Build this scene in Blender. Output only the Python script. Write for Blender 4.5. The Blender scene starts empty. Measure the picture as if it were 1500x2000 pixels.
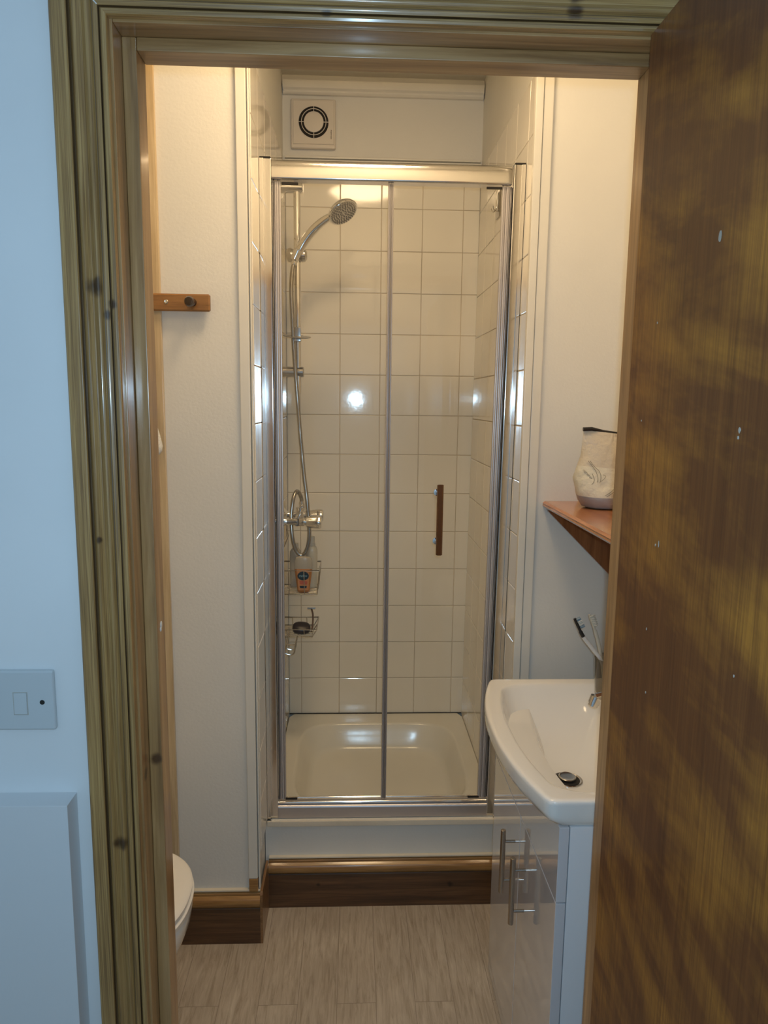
import bpy, bmesh, math, random
from mathutils import Vector, Matrix
random.seed(7)
PI = math.pi
sc = bpy.context.scene
C = sc.collection

# ------------------------------------------------------------------ camera
cam = bpy.data.cameras.new('camera'); camo = bpy.data.objects.new('camera', cam); C.objects.link(camo)
PITCH, YAW, ROLL, FOC = 0.15067, 0.04209, 0.01200, 1415.75
cp, sp, cy, sy, cr, sr = math.cos(PITCH), math.sin(PITCH), math.cos(YAW), math.sin(YAW), math.cos(ROLL), math.sin(ROLL)
fwd = Vector((sy*cp, cy*cp, -sp)); rt = Vector((cy, -sy, 0)); up = rt.cross(fwd)
r2 = cr*rt + sr*up; u2 = -sr*rt + cr*up
M = Matrix((r2, u2, -fwd)).transposed().to_4x4(); M.translation = Vector((0, 0, 1.52))
camo.matrix_world = M
cam.sensor_fit = 'VERTICAL'; cam.sensor_height = 36.0; cam.lens = FOC/2000*36.0
cam.clip_start = 0.02
sc.camera = camo
sc.view_settings.view_transform = 'Standard'
sc.view_settings.look = 'None'
sc.view_settings.gamma = 1.0
sc.view_settings.use_curve_mapping = False
sc.view_settings.exposure = 0.12

# ------------------------------------------------------------------ world and lights
w = bpy.data.worlds.new('world'); sc.world = w; w.use_nodes = True
w.node_tree.nodes['Background'].inputs[0].default_value = (0.55, 0.75, 1, 1)
w.node_tree.nodes['Background'].inputs[1].default_value = 0.02
LAMP_STRENGTH = 30.5
LAMP_COLOR = (1.0, 0.725, 0.415, 1)
FLASH_POWER = 14.6
FLASH_COLOR = (0.62, 0.93, 1.22)
fl = bpy.data.lights.new('phone_flash', 'POINT'); fl.energy = FLASH_POWER; fl.color = FLASH_COLOR; fl.shadow_soft_size = 0.012
flo = bpy.data.objects.new('phone_flash', fl); flo.location = (0.012, -0.004, 1.545); C.objects.link(flo)

# ------------------------------------------------------------------ node helpers
def new_mat(name):
    m = bpy.data.materials.new(name); m.use_nodes = True
    nt = m.node_tree; b = nt.nodes['Principled BSDF']
    return m, nt, b
def simple(name, col, rough=0.5, metal=0.0, spec=0.5, coat=0.0, trans=0.0, emis=None, estr=0.0, bump=0.0, bscale=80, sub=0.0):
    m, nt, b = new_mat(name)
    b.inputs['Base Color'].default_value = (*col, 1)
    b.inputs['Roughness'].default_value = rough
    b.inputs['Metallic'].default_value = metal
    b.inputs['Specular IOR Level'].default_value = spec
    b.inputs['Coat Weight'].default_value = coat
    b.inputs['Coat Roughness'].default_value = 0.03
    b.inputs['Transmission Weight'].default_value = trans
    if emis:
        b.inputs['Emission Color'].default_value = emis; b.inputs['Emission Strength'].default_value = estr
    # a little procedural variation on everything
    tc = nt.nodes.new('ShaderNodeTexCoord'); n = nt.nodes.new('ShaderNodeTexNoise')
    n.inputs['Scale'].default_value = bscale; n.inputs['Detail'].default_value = 4
    nt.links.new(tc.outputs['Object'], n.inputs['Vector'])
    mr = nt.nodes.new('ShaderNodeMapRange')
    mr.inputs['To Min'].default_value = max(rough-0.03, 0.0); mr.inputs['To Max'].default_value = min(rough+0.03, 1)
    nt.links.new(n.outputs['Fac'], mr.inputs['Value']); nt.links.new(mr.outputs['Result'], b.inputs['Roughness'])
    if bump > 0:
        bp = nt.nodes.new('ShaderNodeBump'); bp.inputs['Strength'].default_value = bump; bp.inputs['Distance'].default_value = 0.002
        nt.links.new(n.outputs['Fac'], bp.inputs['Height']); nt.links.new(bp.outputs['Normal'], b.inputs['Normal'])
    return m
def ramp(nt, stops):
    r = nt.nodes.new('ShaderNodeValToRGB'); e = r.color_ramp.elements
    e[0].position = stops[0][0]; e[0].color = (*stops[0][1], 1)
    e[1].position = stops[-1][0]; e[1].color = (*stops[-1][1], 1)
    for p, c in stops[1:-1]:
        x = e.new(p); x.color = (*c, 1)
    return r
def wood(name, axis, dark, mid, light, rough=0.3, coat=0.3, scale=1.0, stretch=14, knots=(), blotch=None, bump=0.15, fine=0.5):
    """grain runs along axis (0,1,2); knots = list of (x,y,z,radius) stains in object space"""
    m, nt, b = new_mat(name); N = nt.nodes; Lk = nt.links
    tc = N.new('ShaderNodeTexCoord'); mp = N.new('ShaderNodeMapping')
    s = [stretch*scale]*3; s[axis] = scale
    mp.inputs['Scale'].default_value = s
    Lk.new(tc.outputs['Object'], mp.inputs['Vector'])
    n1 = N.new('ShaderNodeTexNoise'); n1.inputs['Scale'].default_value = 2.2; n1.inputs['Detail'].default_value = 6; n1.inputs['Roughness'].default_value = 0.6; n1.inputs['Distortion'].default_value = 0.6
    Lk.new(mp.outputs['Vector'], n1.inputs['Vector'])
    mp2 = N.new('ShaderNodeMapping'); s2 = [stretch*scale*6]*3; s2[axis] = scale*3.0; mp2.inputs['Scale'].default_value = s2
    Lk.new(tc.outputs['Object'], mp2.inputs['Vector'])
    n2 = N.new('ShaderNodeTexNoise'); n2.inputs['Scale'].default_value = 2.0; n2.inputs['Detail'].default_value = 3
    Lk.new(mp2.outputs['Vector'], n2.inputs['Vector'])
    mx = N.new('ShaderNodeMix'); mx.data_type = 'FLOAT'; mx.inputs['Factor'].default_value = fine*0.6
    Lk.new(n1.outputs['Fac'], mx.inputs['A']); Lk.new(n2.outputs['Fac'], mx.inputs['B'])
    r = ramp(nt, [(0.33, dark), (0.5, mid), (0.66, light)])
    Lk.new(mx.outputs['Result'], r.inputs['Fac'])
    col = r.outputs['Color']
    if blotch:
        bcol, bscale, bstr, lo, hi = blotch
        rot3 = N.new('ShaderNodeMapping'); rot3.inputs['Rotation'].default_value = (math.radians(-15), 0, 0); Lk.new(tc.outputs['Object'], rot3.inputs['Vector'])
        mp3 = N.new('ShaderNodeMapping'); mp3.inputs['Scale'].default_value = bscale
        Lk.new(rot3.outputs['Vector'], mp3.inputs['Vector'])
        n3 = N.new('ShaderNodeTexNoise'); n3.inputs['Scale'].default_value = 1.0; n3.inputs['Detail'].default_value = 5; n3.inputs['Roughness'].default_value = 0.58; n3.inputs['Distortion'].default_value = 0.25
        Lk.new(mp3.outputs['Vector'], n3.inputs['Vector'])
        mr = N.new('ShaderNodeMapRange'); mr.inputs['From Min'].default_value = lo; mr.inputs['From Max'].default_value = hi; mr.inputs['To Max'].default_value = bstr
        Lk.new(n3.outputs['Fac'], mr.inputs['Value'])
        fg = N.new('ShaderNodeMapRange'); fg.inputs['From Min'].default_value = 0.3; fg.inputs['From Max'].default_value = 0.7; fg.inputs['To Min'].default_value = 0.45; fg.inputs['To Max'].default_value = 1.25
        Lk.new(n2.outputs['Fac'], fg.inputs['Value'])
        mm = N.new('ShaderNodeMath'); mm.operation = 'MULTIPLY'; mm.use_clamp = True; Lk.new(mr.outputs['Result'], mm.inputs[0]); Lk.new(fg.outputs['Result'], mm.inputs[1])
        mc = N.new('ShaderNodeMix'); mc.data_type = 'RGBA'; mc.inputs['B'].default_value = (*bcol, 1)
        Lk.new(mm.outputs[0], mc.inputs['Factor']); Lk.new(col, mc.inputs['A'])
        col = mc.outputs['Result']
    for (kx, ky, kz, kr) in knots:
        sub = N.new('ShaderNodeVectorMath'); sub.operation = 'SUBTRACT'; sub.inputs[1].default_value = (kx, ky, kz)
        Lk.new(tc.outputs['Object'], sub.inputs[0])
        sc_ = N.new('ShaderNodeVectorMath'); sc_.operation = 'MULTIPLY'
        q = [1.0/kr]*3; q[axis] = 0.85/kr; sc_.inputs[1].default_value = q
        Lk.new(sub.outputs[0], sc_.inputs[0])
        ad = N.new('ShaderNodeVectorMath'); ad.operation = 'ADD'
        nn = N.new('ShaderNodeTexNoise'); nn.inputs['Scale'].default_value = 60; Lk.new(tc.outputs['Object'], nn.inputs['Vector'])
        sb = N.new('ShaderNodeVectorMath'); sb.operation = 'SUBTRACT'; sb.inputs[1].default_value = (.5, .5, .5); Lk.new(nn.outputs['Color'], sb.inputs[0])
        Lk.new(sc_.outputs[0], ad.inputs[0]); Lk.new(sb.outputs[0], ad.inputs[1])
        ln = N.new('ShaderNodeVectorMath'); ln.operation = 'LENGTH'; Lk.new(ad.outputs[0], ln.inputs[0])
        mr = N.new('ShaderNodeMapRange'); mr.interpolation_type = 'SMOOTHSTEP'
        mr.inputs['From Min'].default_value = 0.5; mr.inputs['From Max'].default_value = 1.5; mr.inputs['To Min'].default_value = 0.9; mr.inputs['To Max'].default_value = 0
        Lk.new(ln.outputs['Value'], mr.inputs['Value'])
        mc = N.new('ShaderNodeMix'); mc.data_type = 'RGBA'; mc.inputs['B'].default_value = (dark[0]*0.3, dark[1]*0.25, dark[2]*0.3, 1)
        Lk.new(mr.outputs['Result'], mc.inputs['Factor']); Lk.new(col, mc.inputs['A']); col = mc.outputs['Result']
    Lk.new(col, b.inputs['Base Color'])
    b.inputs['Roughness'].default_value = rough; b.inputs['Coat Weight'].default_value = coat; b.inputs['Coat Roughness'].default_value = 0.12
    if bump:
        bp = N.new('ShaderNodeBump'); bp.inputs['Strength'].default_value = bump; bp.inputs['Distance'].default_value = 0.001
        Lk.new(n2.outputs['Fac'], bp.inputs['Height']); Lk.new(bp.outputs['Normal'], b.inputs['Normal'])
    return m
def paint(name, col, rough=0.5, bscale=90, bump=0.25, var=0.03, dist=0.002):
    m, nt, b = new_mat(name); N = nt.nodes; Lk = nt.links
    tc = N.new('ShaderNodeTexCoord')
    n = N.new('ShaderNodeTexNoise'); n.inputs['Scale'].default_value = bscale; n.inputs['Detail'].default_value = 5
    Lk.new(tc.outputs['Object'], n.inputs['Vector'])
    n2 = N.new('ShaderNodeTexNoise'); n2.inputs['Scale'].default_value = 3; n2.inputs['Detail'].default_value = 4
    Lk.new(tc.outputs['Object'], n2.inputs['Vector'])
    lo = tuple(c*(1-var) for c in col); hi = tuple(min(c*(1+var), 1) for c in col)
    r = ramp(nt, [(0.35, lo), (0.65, hi)]); Lk.new(n2.outputs['Fac'], r.inputs['Fac']); Lk.new(r.outputs['Color'], b.inputs['Base Color'])
    b.inputs['Roughness'].default_value = rough
    bp = N.new('ShaderNodeBump'); bp.inputs['Strength'].default_value = bump; bp.inputs['Distance'].default_value = dist
    Lk.new(n.outputs['Fac'], bp.inputs['Height']); Lk.new(bp.outputs['Normal'], b.inputs['Normal'])
    return m

# ------------------------------------------------------------------ materials
Mt = {}
Mt['hall_paint'] = paint('hall_paint', (0.80, 0.82, 0.83), 0.45, 60, 0.08)
Mt['bath_paint'] = paint('bath_paint', (0.80, 0.78, 0.72), 0.55, 150, 0.22, 0.025)
Mt['trim_paint'] = paint('trim_paint', (0.80, 0.77, 0.69), 0.3, 40, 0.1)
Mt['tile'] = paint('tile_glaze', (0.91, 0.855, 0.75), 0.07, 14, 0.06, 0.02, 0.004)
Mt['grout'] = paint('grout', (0.62, 0.51, 0.37), 0.8, 120, 0.3, 0.2)
Mt['tray'] = paint('tray_acrylic', (0.85, 0.81, 0.71), 0.16, 60, 0.03, 0.03)
Mt['ceramic'] = simple('ceramic', (0.93, 0.91, 0.86), 0.10, coat=0.6)
Mt['seat_plastic'] = simple('seat_plastic', (0.93, 0.89, 0.82), 0.22, coat=0.3)
Mt['gloss_white'] = simple('gloss_white', (0.74, 0.73, 0.75), 0.05, coat=1.0)
Mt['board_white'] = simple('board_white', (0.92, 0.93, 0.95), 0.4)
Mt['white_plastic'] = simple('white_plastic', (0.78, 0.79, 0.80), 0.3)
Mt['box_paint'] = simple('box_paint', (0.70, 0.72, 0.74), 0.4)
Mt['switch_plastic'] = simple('switch_plastic', (0.57, 0.61, 0.63), 0.5)
Mt['fan_plastic'] = simple('fan_plastic', (0.76, 0.70, 0.62), 0.35)
Mt['chrome'] = simple('chrome', (0.86, 0.86, 0.87), 0.08, metal=1.0, bscale=30)
Mt['chrome_dull'] = simple('chrome_dull', (0.60, 0.59, 0.58), 0.18, metal=1.0, bscale=60)
Mt['profile'] = simple('profile_chrome', (0.80, 0.79, 0.78), 0.13, metal=1.0, bscale=25)
Mt['satin'] = simple('satin_aluminium', (0.55, 0.52, 0.52), 0.35, metal=0.7)
Mt['seal'] = simple('seal_plastic', (0.50, 0.47, 0.46), 0.3)
Mt['handle_bronze'] = simple('handle_bronze', (0.22, 0.10, 0.045), 0.2, metal=0.75)
Mt['handle_steel'] = simple('handle_steel', (0.42, 0.38, 0.34), 0.22, metal=1.0)
Mt['hose_metal'] = simple('hose_metal', (0.44, 0.42, 0.39), 0.24, metal=1.0)
Mt['dish_grey'] = simple('dish_grey', (0.36, 0.33, 0.28), 0.2, coat=0.5)
Mt['fleck'] = simple('paint_fleck', (0.42, 0.40, 0.35), 0.7)
Mt['black'] = simple('black_rubber', (0.012, 0.012, 0.014), 0.4)
Mt['dark_gap'] = simple('dark_gap', (0.02, 0.017, 0.014), 0.8)
Mt['brown_knob'] = simple('brown_knob', (0.035, 0.018, 0.010), 0.25, coat=0.5)
Mt['screw'] = simple('screw_metal', (0.7, 0.7, 0.68), 0.25, metal=1.0)
Mt['wire'] = simple('wire_chrome', (0.62, 0.60, 0.57), 0.2, metal=1.0)
Mt['silicone'] = paint('silicone', (0.78, 0.70, 0.56), 0.35, 90, 0.5, 0.1)
Mt['plaster'] = simple('filler', (0.75, 0.76, 0.74), 0.7)
Mt['lamp'] = simple('lamp_glow', (0.9, 0.85, 0.75), 0.3, emis=LAMP_COLOR, estr=LAMP_STRENGTH)
Mt['orange'] = simple('orange_liquid', (0.50, 0.19, 0.03), 0.15, coat=0.5)
Mt['orange_label'] = simple('orange_label', (0.62, 0.28, 0.10), 0.3)
Mt['label_dark'] = simple('label_dark', (0.012, 0.03, 0.045), 0.3)
Mt['label_blue'] = simple('label_blue', (0.35, 0.62, 0.72), 0.4)
Mt['label_red'] = simple('label_red', (0.55, 0.13, 0.07), 0.35)
Mt['bottle_clear'] = simple('bottle_frost', (0.60, 0.56, 0.46), 0.2, coat=0.4)
Mt['bottle_grey'] = simple('bottle_grey', (0.47, 0.43, 0.36), 0.25)
Mt['cap'] = simple('cap_plastic', (0.72, 0.67, 0.56), 0.3)
Mt['cap_ring'] = simple('cap_ring', (0.28, 0.22, 0.16), 0.4)
Mt['soap'] = simple('soap_dark', (0.016, 0.007, 0.010), 0.35)
Mt['razor'] = simple('razor_brown', (0.10, 0.045, 0.025), 0.4)
Mt['bag_cloth'] = paint('bag_cloth', (0.70, 0.66, 0.54), 0.6, 70, 0.8, 0.08, 0.004)
Mt['bag_net'] = paint('bag_clear_part', (0.62, 0.55, 0.44), 0.35, 60, 1.0, 0.15, 0.004)
Mt['bag_base'] = paint('bag_base', (0.34, 0.34, 0.35), 0.35, 50, 0.6, 0.25, 0.004)
Mt['towel_cloth'] = paint('towel_cloth', (0.86, 0.84, 0.78), 0.9, 300, 0.8, 0.04, 0.003)
Mt['print_grey'] = simple('print_grey', (0.22, 0.20, 0.15), 0.6)
Mt['brush_white'] = simple('brush_white', (0.75, 0.74, 0.72), 0.25)
Mt['bristle_blue'] = simple('bristle_blue', (0.28, 0.36, 0.42), 0.6)
Mt['bristle_white'] = simple('bristle_white', (0.72, 0.70, 0.62), 0.6)
Mt['brush_clear'] = simple('brush_clear', (0.62, 0.59, 0.50), 0.2)
Mt['text_brown'] = simple('print_brown', (0.13, 0.075, 0.03), 0.5)
Mt['nozzle'] = simple('nozzle_grey', (0.20, 0.18, 0.165), 0.4)

def glass_mat(name, tint=(0.96, 0.97, 0.95), gloss=1.0):
    m = bpy.data.materials.new(name); m.use_nodes = True; nt = m.node_tree
    for n in list(nt.nodes): nt.nodes.remove(n)
    out = nt.nodes.new('ShaderNodeOutputMaterial'); mix = nt.nodes.new('ShaderNodeMixShader')
    tr = nt.nodes.new('ShaderNodeBsdfTransparent'); tr.inputs[0].default_value = (*tint, 1)
    gl = nt.nodes.new('ShaderNodeBsdfGlossy'); gl.inputs['Roughness'].default_value = 0.012
    fr = nt.nodes.new('ShaderNodeFresnel'); fr.inputs[0].default_value = 1.5
    geo = nt.nodes.new('ShaderNodeNewGeometry'); inv = nt.nodes.new('ShaderNodeMath'); inv.operation = 'SUBTRACT'; inv.inputs[0].default_value = 1.0
    nt.links.new(geo.outputs['Backfacing'], inv.inputs[1])
    mul = nt.nodes.new('ShaderNodeMath'); mul.operation = 'MULTIPLY'; nt.links.new(fr.outputs[0], mul.inputs[0]); nt.links.new(inv.outputs[0], mul.inputs[1])
    m2 = nt.nodes.new('ShaderNodeMath'); m2.operation = 'MULTIPLY'; m2.inputs[1].default_value = gloss; nt.links.new(mul.outputs[0], m2.inputs[0])
    nt.links.new(m2.outputs[0], mix.inputs[0]); nt.links.new(tr.outputs[0], mix.inputs[1]); nt.links.new(gl.outputs[0], mix.inputs[2])
    nt.links.new(mix.outputs[0], out.inputs[0])
    return m
Mt['glass'] = glass_mat('shower_glass', (0.995, 0.995, 0.985), 1.0)
Mt['clear_plastic'] = glass_mat('clear_plastic', (0.74, 0.72, 0.68), 1.8)

G = ((0.15, 0.078, 0.026), (0.35, 0.200, 0.068), (0.55, 0.345, 0.130))
pineV_knots = [(-0.336, 0.981, 1.664, 0.010), (-0.316, 0.989, 1.642, 0.005), (-0.323, 0.988, 1.628, 0.005), (-0.336, 0.983, 0.880, 0.009), (-0.345, 0.983, 1.33, 0.004), (-0.336, 0.983, 0.5, 0.006)]
Mt['pine_upright'] = wood('pine_upright', 2, *G, rough=0.36, coat=0.45, scale=1.6, stretch=58, knots=pineV_knots, fine=0.75, bump=0.3)
Mt['pine_head'] = wood('pine_head', 0, *G, rough=0.36, coat=0.45, scale=1.6, stretch=58, knots=[(-0.037, 0.990, 1.998, 0.005), (0.276, 0.983, 2.028, 0.009), (0.275, 0.984, 2.008, 0.008)], fine=0.75, bump=0.3)
L_ = ((0.22, 0.11, 0.038), (0.38, 0.21, 0.080), (0.52, 0.31, 0.13))
DK = ((0.07, 0.038, 0.015), (0.13, 0.072, 0.028), (0.20, 0.115, 0.05))  # groove faces: pooled stain, plus groove shade put into the wood colour
Mt['stain_shade_upright'] = wood('stain_shade_upright', 2, *DK, rough=0.4, coat=0.2, scale=1.6, stretch=40)
Mt['stain_shade_head'] = wood('stain_shade_head', 0, *DK, rough=0.4, coat=0.2, scale=1.6, stretch=40)
Mt['lining_upright'] = wood('lining_upright', 2, *L_, rough=0.3, coat=0.4, scale=1.3, stretch=18, knots=[(-0.305, 1.015, 0.973, 0.008), (-0.295, 1.035, 0.985, 0.0075)], fine=0.3)
Mt['lining_head'] = wood('lining_head', 0, *L_, rough=0.35, coat=0.35, scale=1.3, stretch=18, fine=0.3)
Mt['batten'] = wood('batten_pine', 2, (0.52, 0.37, 0.20), (0.64, 0.48, 0.28), (0.74, 0.58, 0.36), rough=0.3, coat=0.3, scale=1.5, stretch=20, fine=0.3)
DOORBLOTCH = (1, 4.0, 10.0)
Mt['door_brown'] = wood('door_brown', 2, (0.090, 0.029, 0.008), (0.135, 0.047, 0.0125), (0.185, 0.071, 0.018), rough=0.5, coat=0.12, scale=1.1, stretch=26,
    blotch=((0.42, 0.190, 0.028), DOORBLOTCH, 0.90, 0.44, 0.67), bump=0.2, fine=0.7)
Mt['skirt_board'] = wood('skirt_board', 0, (0.05, 0.022, 0.009), (0.10, 0.045, 0.018), (0.16, 0.075, 0.030), rough=0.35, coat=0.3, scale=1.5, stretch=16, knots=[(0.30, 2.0, 0.07, 0.008), (-0.10, 2.0, 0.075, 0.006)], fine=0.5)
Mt['skirt_return'] = wood('skirt_return', 1, (0.16, 0.08, 0.03), (0.27, 0.14, 0.055), (0.36, 0.20, 0.09), rough=0.35, coat=0.3, scale=1.5, stretch=16)
Mt['skirt_mould'] = wood('skirt_mould', 0, (0.20, 0.095, 0.028), (0.34, 0.17, 0.05), (0.46, 0.26, 0.09), rough=0.3, coat=0.4, scale=2, stretch=16)
Mt['shelf_wood'] = wood('shelf_wood', 1, (0.30, 0.10, 0.022), (0.44, 0.17, 0.045), (0.56, 0.24, 0.075), rough=0.22, coat=0.6, scale=2, stretch=14)
Mt['bracket_wood'] = wood('bracket_wood', 2, (0.16, 0.05, 0.014), (0.24, 0.085, 0.026), (0.31, 0.12, 0.04), rough=0.3, coat=0.4, scale=2, stretch=14)
Mt['rail_wood'] = wood('rail_wood', 0, (0.20, 0.09, 0.030), (0.29, 0.135, 0.045), (0.37, 0.18, 0.062), rough=0.25, coat=0.5, scale=2.5, stretch=14)

def floor_mat():
    m, nt, b = new_mat('vinyl_planks'); N = nt.nodes; Lk = nt.links
    tc = N.new('ShaderNodeTexCoord'); mp = N.new('ShaderNodeMapping'); mp.inputs['Rotation'].default_value = (0, 0, PI/2); mp.inputs['Location'].default_value = (0, 0.036, 0)
    Lk.new(tc.outputs['Object'], mp.inputs['Vector'])
    br = N.new('ShaderNodeTexBrick'); br.offset = 0.37; br.inputs['Scale'].default_value = 1.0
    br.inputs['Brick Width'].default_value = 1.2; br.inputs['Row Height'].default_value = 0.10; br.inputs['Mortar Size'].default_value = 0.0008; br.inputs['Mortar Smooth'].default_value = 0.3
    br.inputs['Color1'].default_value = (0.0, 0, 0, 1); br.inputs['Color2'].default_value = (1, 1, 1, 1); br.inputs['Mortar'].default_value = (0.5, 0.5, 0.5, 1)
    Lk.new(mp.outputs['Vector'], br.inputs['Vector'])
    mg = N.new('ShaderNodeMapping'); mg.inputs['Scale'].default_value = (95, 9, 1); Lk.new(tc.outputs['Object'], mg.inputs['Vector'])
    ofs = N.new('ShaderNodeVectorMath'); ofs.operation = 'MULTIPLY_ADD'; ofs.inputs[1].default_value = (3, 7, 0)
    Lk.new(br.outputs['Color'], ofs.inputs[0]); Lk.new(mg.outputs['Vector'], ofs.inputs[2])
    n = N.new('ShaderNodeTexNoise'); n.inputs['Scale'].default_value = 1.0; n.inputs['Detail'].default_value = 7; n.inputs['Roughness'].default_value = 0.65; n.inputs['Distortion'].default_value = 0.8
    Lk.new(ofs.outputs[0], n.inputs['Vector'])
    r = ramp(nt, [(0.28, (0.38, 0.30, 0.215)), (0.5, (0.54, 0.455, 0.355)), (0.72, (0.66, 0.575, 0.465))]); Lk.new(n.outputs['Fac'], r.inputs['Fac'])
    n3 = N.new('ShaderNodeTexNoise'); n3.inputs['Scale'].default_value = 5; n3.inputs['Detail'].default_value = 3; Lk.new(tc.outputs['Object'], n3.inputs['Vector'])
    mul = N.new('ShaderNodeMix'); mul.data_type = 'RGBA'; mul.blend_type = 'MULTIPLY'; mul.inputs['Factor'].default_value = 0.5
    r3 = ramp(nt, [(0.35, (0.72, 0.70, 0.68)), (0.65, (1, 1, 1))]); Lk.new(n3.outputs['Fac'], r3.inputs['Fac'])
    Lk.new(r.outputs['Color'], mul.inputs['A']); Lk.new(r3.outputs['Color'], mul.inputs['B'])
    mo = N.new('ShaderNodeMix'); mo.data_type = 'RGBA'; mo.inputs['B'].default_value = (0.30, 0.24, 0.18, 1)
    Lk.new(br.outputs['Fac'], mo.inputs['Factor']); Lk.new(mul.outputs['Result'], mo.inputs['A'])
    Lk.new(mo.outputs['Result'], b.inputs['Base Color']); b.inputs['Roughness'].default_value = 0.5
    bp = N.new('ShaderNodeBump'); bp.inputs['Strength'].default_value = 0.15; bp.inputs['Distance'].default_value = 0.001; Lk.new(n.outputs['Fac'], bp.inputs['Height']); Lk.new(bp.outputs['Normal'], b.inputs['Normal'])
    return m
Mt['floor'] = floor_mat()

# ------------------------------------------------------------------ mesh helpers (world coordinates in, parented objects out)
def BM(): return bmesh.new()
def wloc(o):
    v = Vector((0, 0, 0))
    while o is not None: v += o.location; o = o.parent
    return v
def obj(name, bm, mat, parent=None, smooth=True, angle=32):
    me = bpy.data.meshes.new(name)
    bmesh.ops.recalc_face_normals(bm, faces=bm.faces)
    if parent is not None:
        bmesh.ops.translate(bm, verts=bm.verts, vec=-wloc(parent))
    bm.to_mesh(me); bm.free()
    mats = mat if isinstance(mat, (list, tuple)) else [mat]
    for x in mats: me.materials.append(Mt[x])
    if smooth:
        for p in me.polygons: p.use_smooth = True
        me.set_sharp_from_angle(angle=math.radians(angle))
    o = bpy.data.objects.new(name, me); C.objects.link(o)
    if parent is not None: o.parent = parent
    if smooth:
        wn = o.modifiers.new('weighted_normals', 'WEIGHTED_NORMAL'); wn.keep_sharp = True; wn.weight = 80
    return o
def struct(name, bm, mat, parent=None, **k):
    o = obj(name, bm, mat, parent, **k)
    if parent is None: o['kind'] = 'structure'
    return o
def thing(name, label, cat, loc, group=None):
    o = bpy.data.objects.new(name, None); o.empty_display_size = 0.05; o.location = loc; C.objects.link(o)
    o['label'] = label; o['category'] = cat
    if group: o['group'] = group
    return o
def box(bm, x0, x1, y0, y1, z0, z1, bev=0.0, seg=2, mi=0):
    vs = [bm.verts.new((x, y, z)) for x in (x0, x1) for y in (y0, y1) for z in (z0, z1)]
    fs = [(0, 1, 3, 2), (4, 6, 7, 5), (0, 4, 5, 1), (2, 3, 7, 6), (0, 2, 6, 4), (1, 5, 7, 3)]
    faces = [bm.faces.new([vs[i] for i in f]) for f in fs]
    for f in faces: f.material_index = mi
    if bev > 0:
        es = list({e for f in faces for e in f.edges})
        bmesh.ops.bevel(bm, geom=es, offset=bev, segments=seg, profile=0.5, affect='EDGES')
    return faces
def frame_axes(d):
    d = Vector(d).normalized()
    a = Vector((0, 0, 1)) if abs(d.z) < 0.9 else Vector((1, 0, 0))
    u = d.cross(a).normalized(); v = d.cross(u).normalized()
    return d, u, v
def lathe(bm, origin, axis, prof, seg=32, mi=0):
    """prof = list of (dist along axis, radius)"""
    d, u, v = frame_axes(axis); o = Vector(origin); rings = []
    for (h, r) in prof:
        if r < 1e-6: rings.append([bm.verts.new(o + d*h)])
        else: rings.append([bm.verts.new(o + d*h + (u*math.cos(2*PI*k/seg) + v*math.sin(2*PI*k/seg))*r) for k in range(seg)])
    for a, b in zip(rings, rings[1:]):
        if len(a) == 1 and len(b) == 1: continue
        for k in range(seg):
            k2 = (k+1) % seg
            if len(a) == 1: f = bm.faces.new((a[0], b[k2], b[k]))
            elif len(b) == 1: f = bm.faces.new((a[k], a[k2], b[0]))
            else: f = bm.faces.new((a[k], a[k2], b[k2], b[k]))
            f.material_index = mi
    for rg in (rings[0], rings[-1]):
        if len(rg) > 1:
            f = bm.faces.new(rg); f.material_index = mi
def catmull(pts, n):
    P = [Vector(p) for p in pts]; P = [P[0]*2-P[1]] + P + [P[-1]*2-P[-2]]; out = []
    for i in range(1, len(P)-2):
        for k in range(n):
            t = k/n; a, b, c, d = P[i-1], P[i], P[i+1], P[i+2]
            out.append(0.5*((2*b) + (c-a)*t + (2*a-5*b+4*c-d)*t*t + (-a+3*b-3*c+d)*t**3))
    out.append(P[-2]); return out
def tube(bm, pts, r, seg=10, closed=False, mi=0):
    """r may be a number or a function of (index, total)"""
    P = [Vector(p) for p in pts]; n = len(P); rings = []
    u = None
    for i, p in enumerate(P):
        if closed: t = (P[(i+1) % n] - P[i-1])
        else: t = P[min(i+1, n-1)] - P[max(i-1, 0)]
        t.normalize()
        if u is None:
            _, u, v = frame_axes(t)
        else:
            u = (u - t*u.dot(t)).normalized(); v = t.cross(u)
        rr = r(i, n) if callable(r) else r
        rings.append([bm.verts.new(p + (u*math.cos(2*PI*k/seg)+v*math.sin(2*PI*k/seg))*rr) for k in range(seg)])
    m = n if closed else n-1
    for i in range(m):
        a, b = rings[i], rings[(i+1) % n]
        off = 0
        if closed and i == n-1:
            off = min(range(seg), key=lambda s: sum((a[k].co-b[(k+s) % seg].co).length for k in range(seg)))
        for k in range(seg):
            f = bm.faces.new((a[k], a[(k+1) % seg], b[(k+1+off) % seg], b[(k+off) % seg])); f.material_index = mi
    if not closed:
        bm.faces.new(rings[0]).material_index = mi; bm.faces.new(list(reversed(rings[-1]))).material_index = mi
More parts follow.
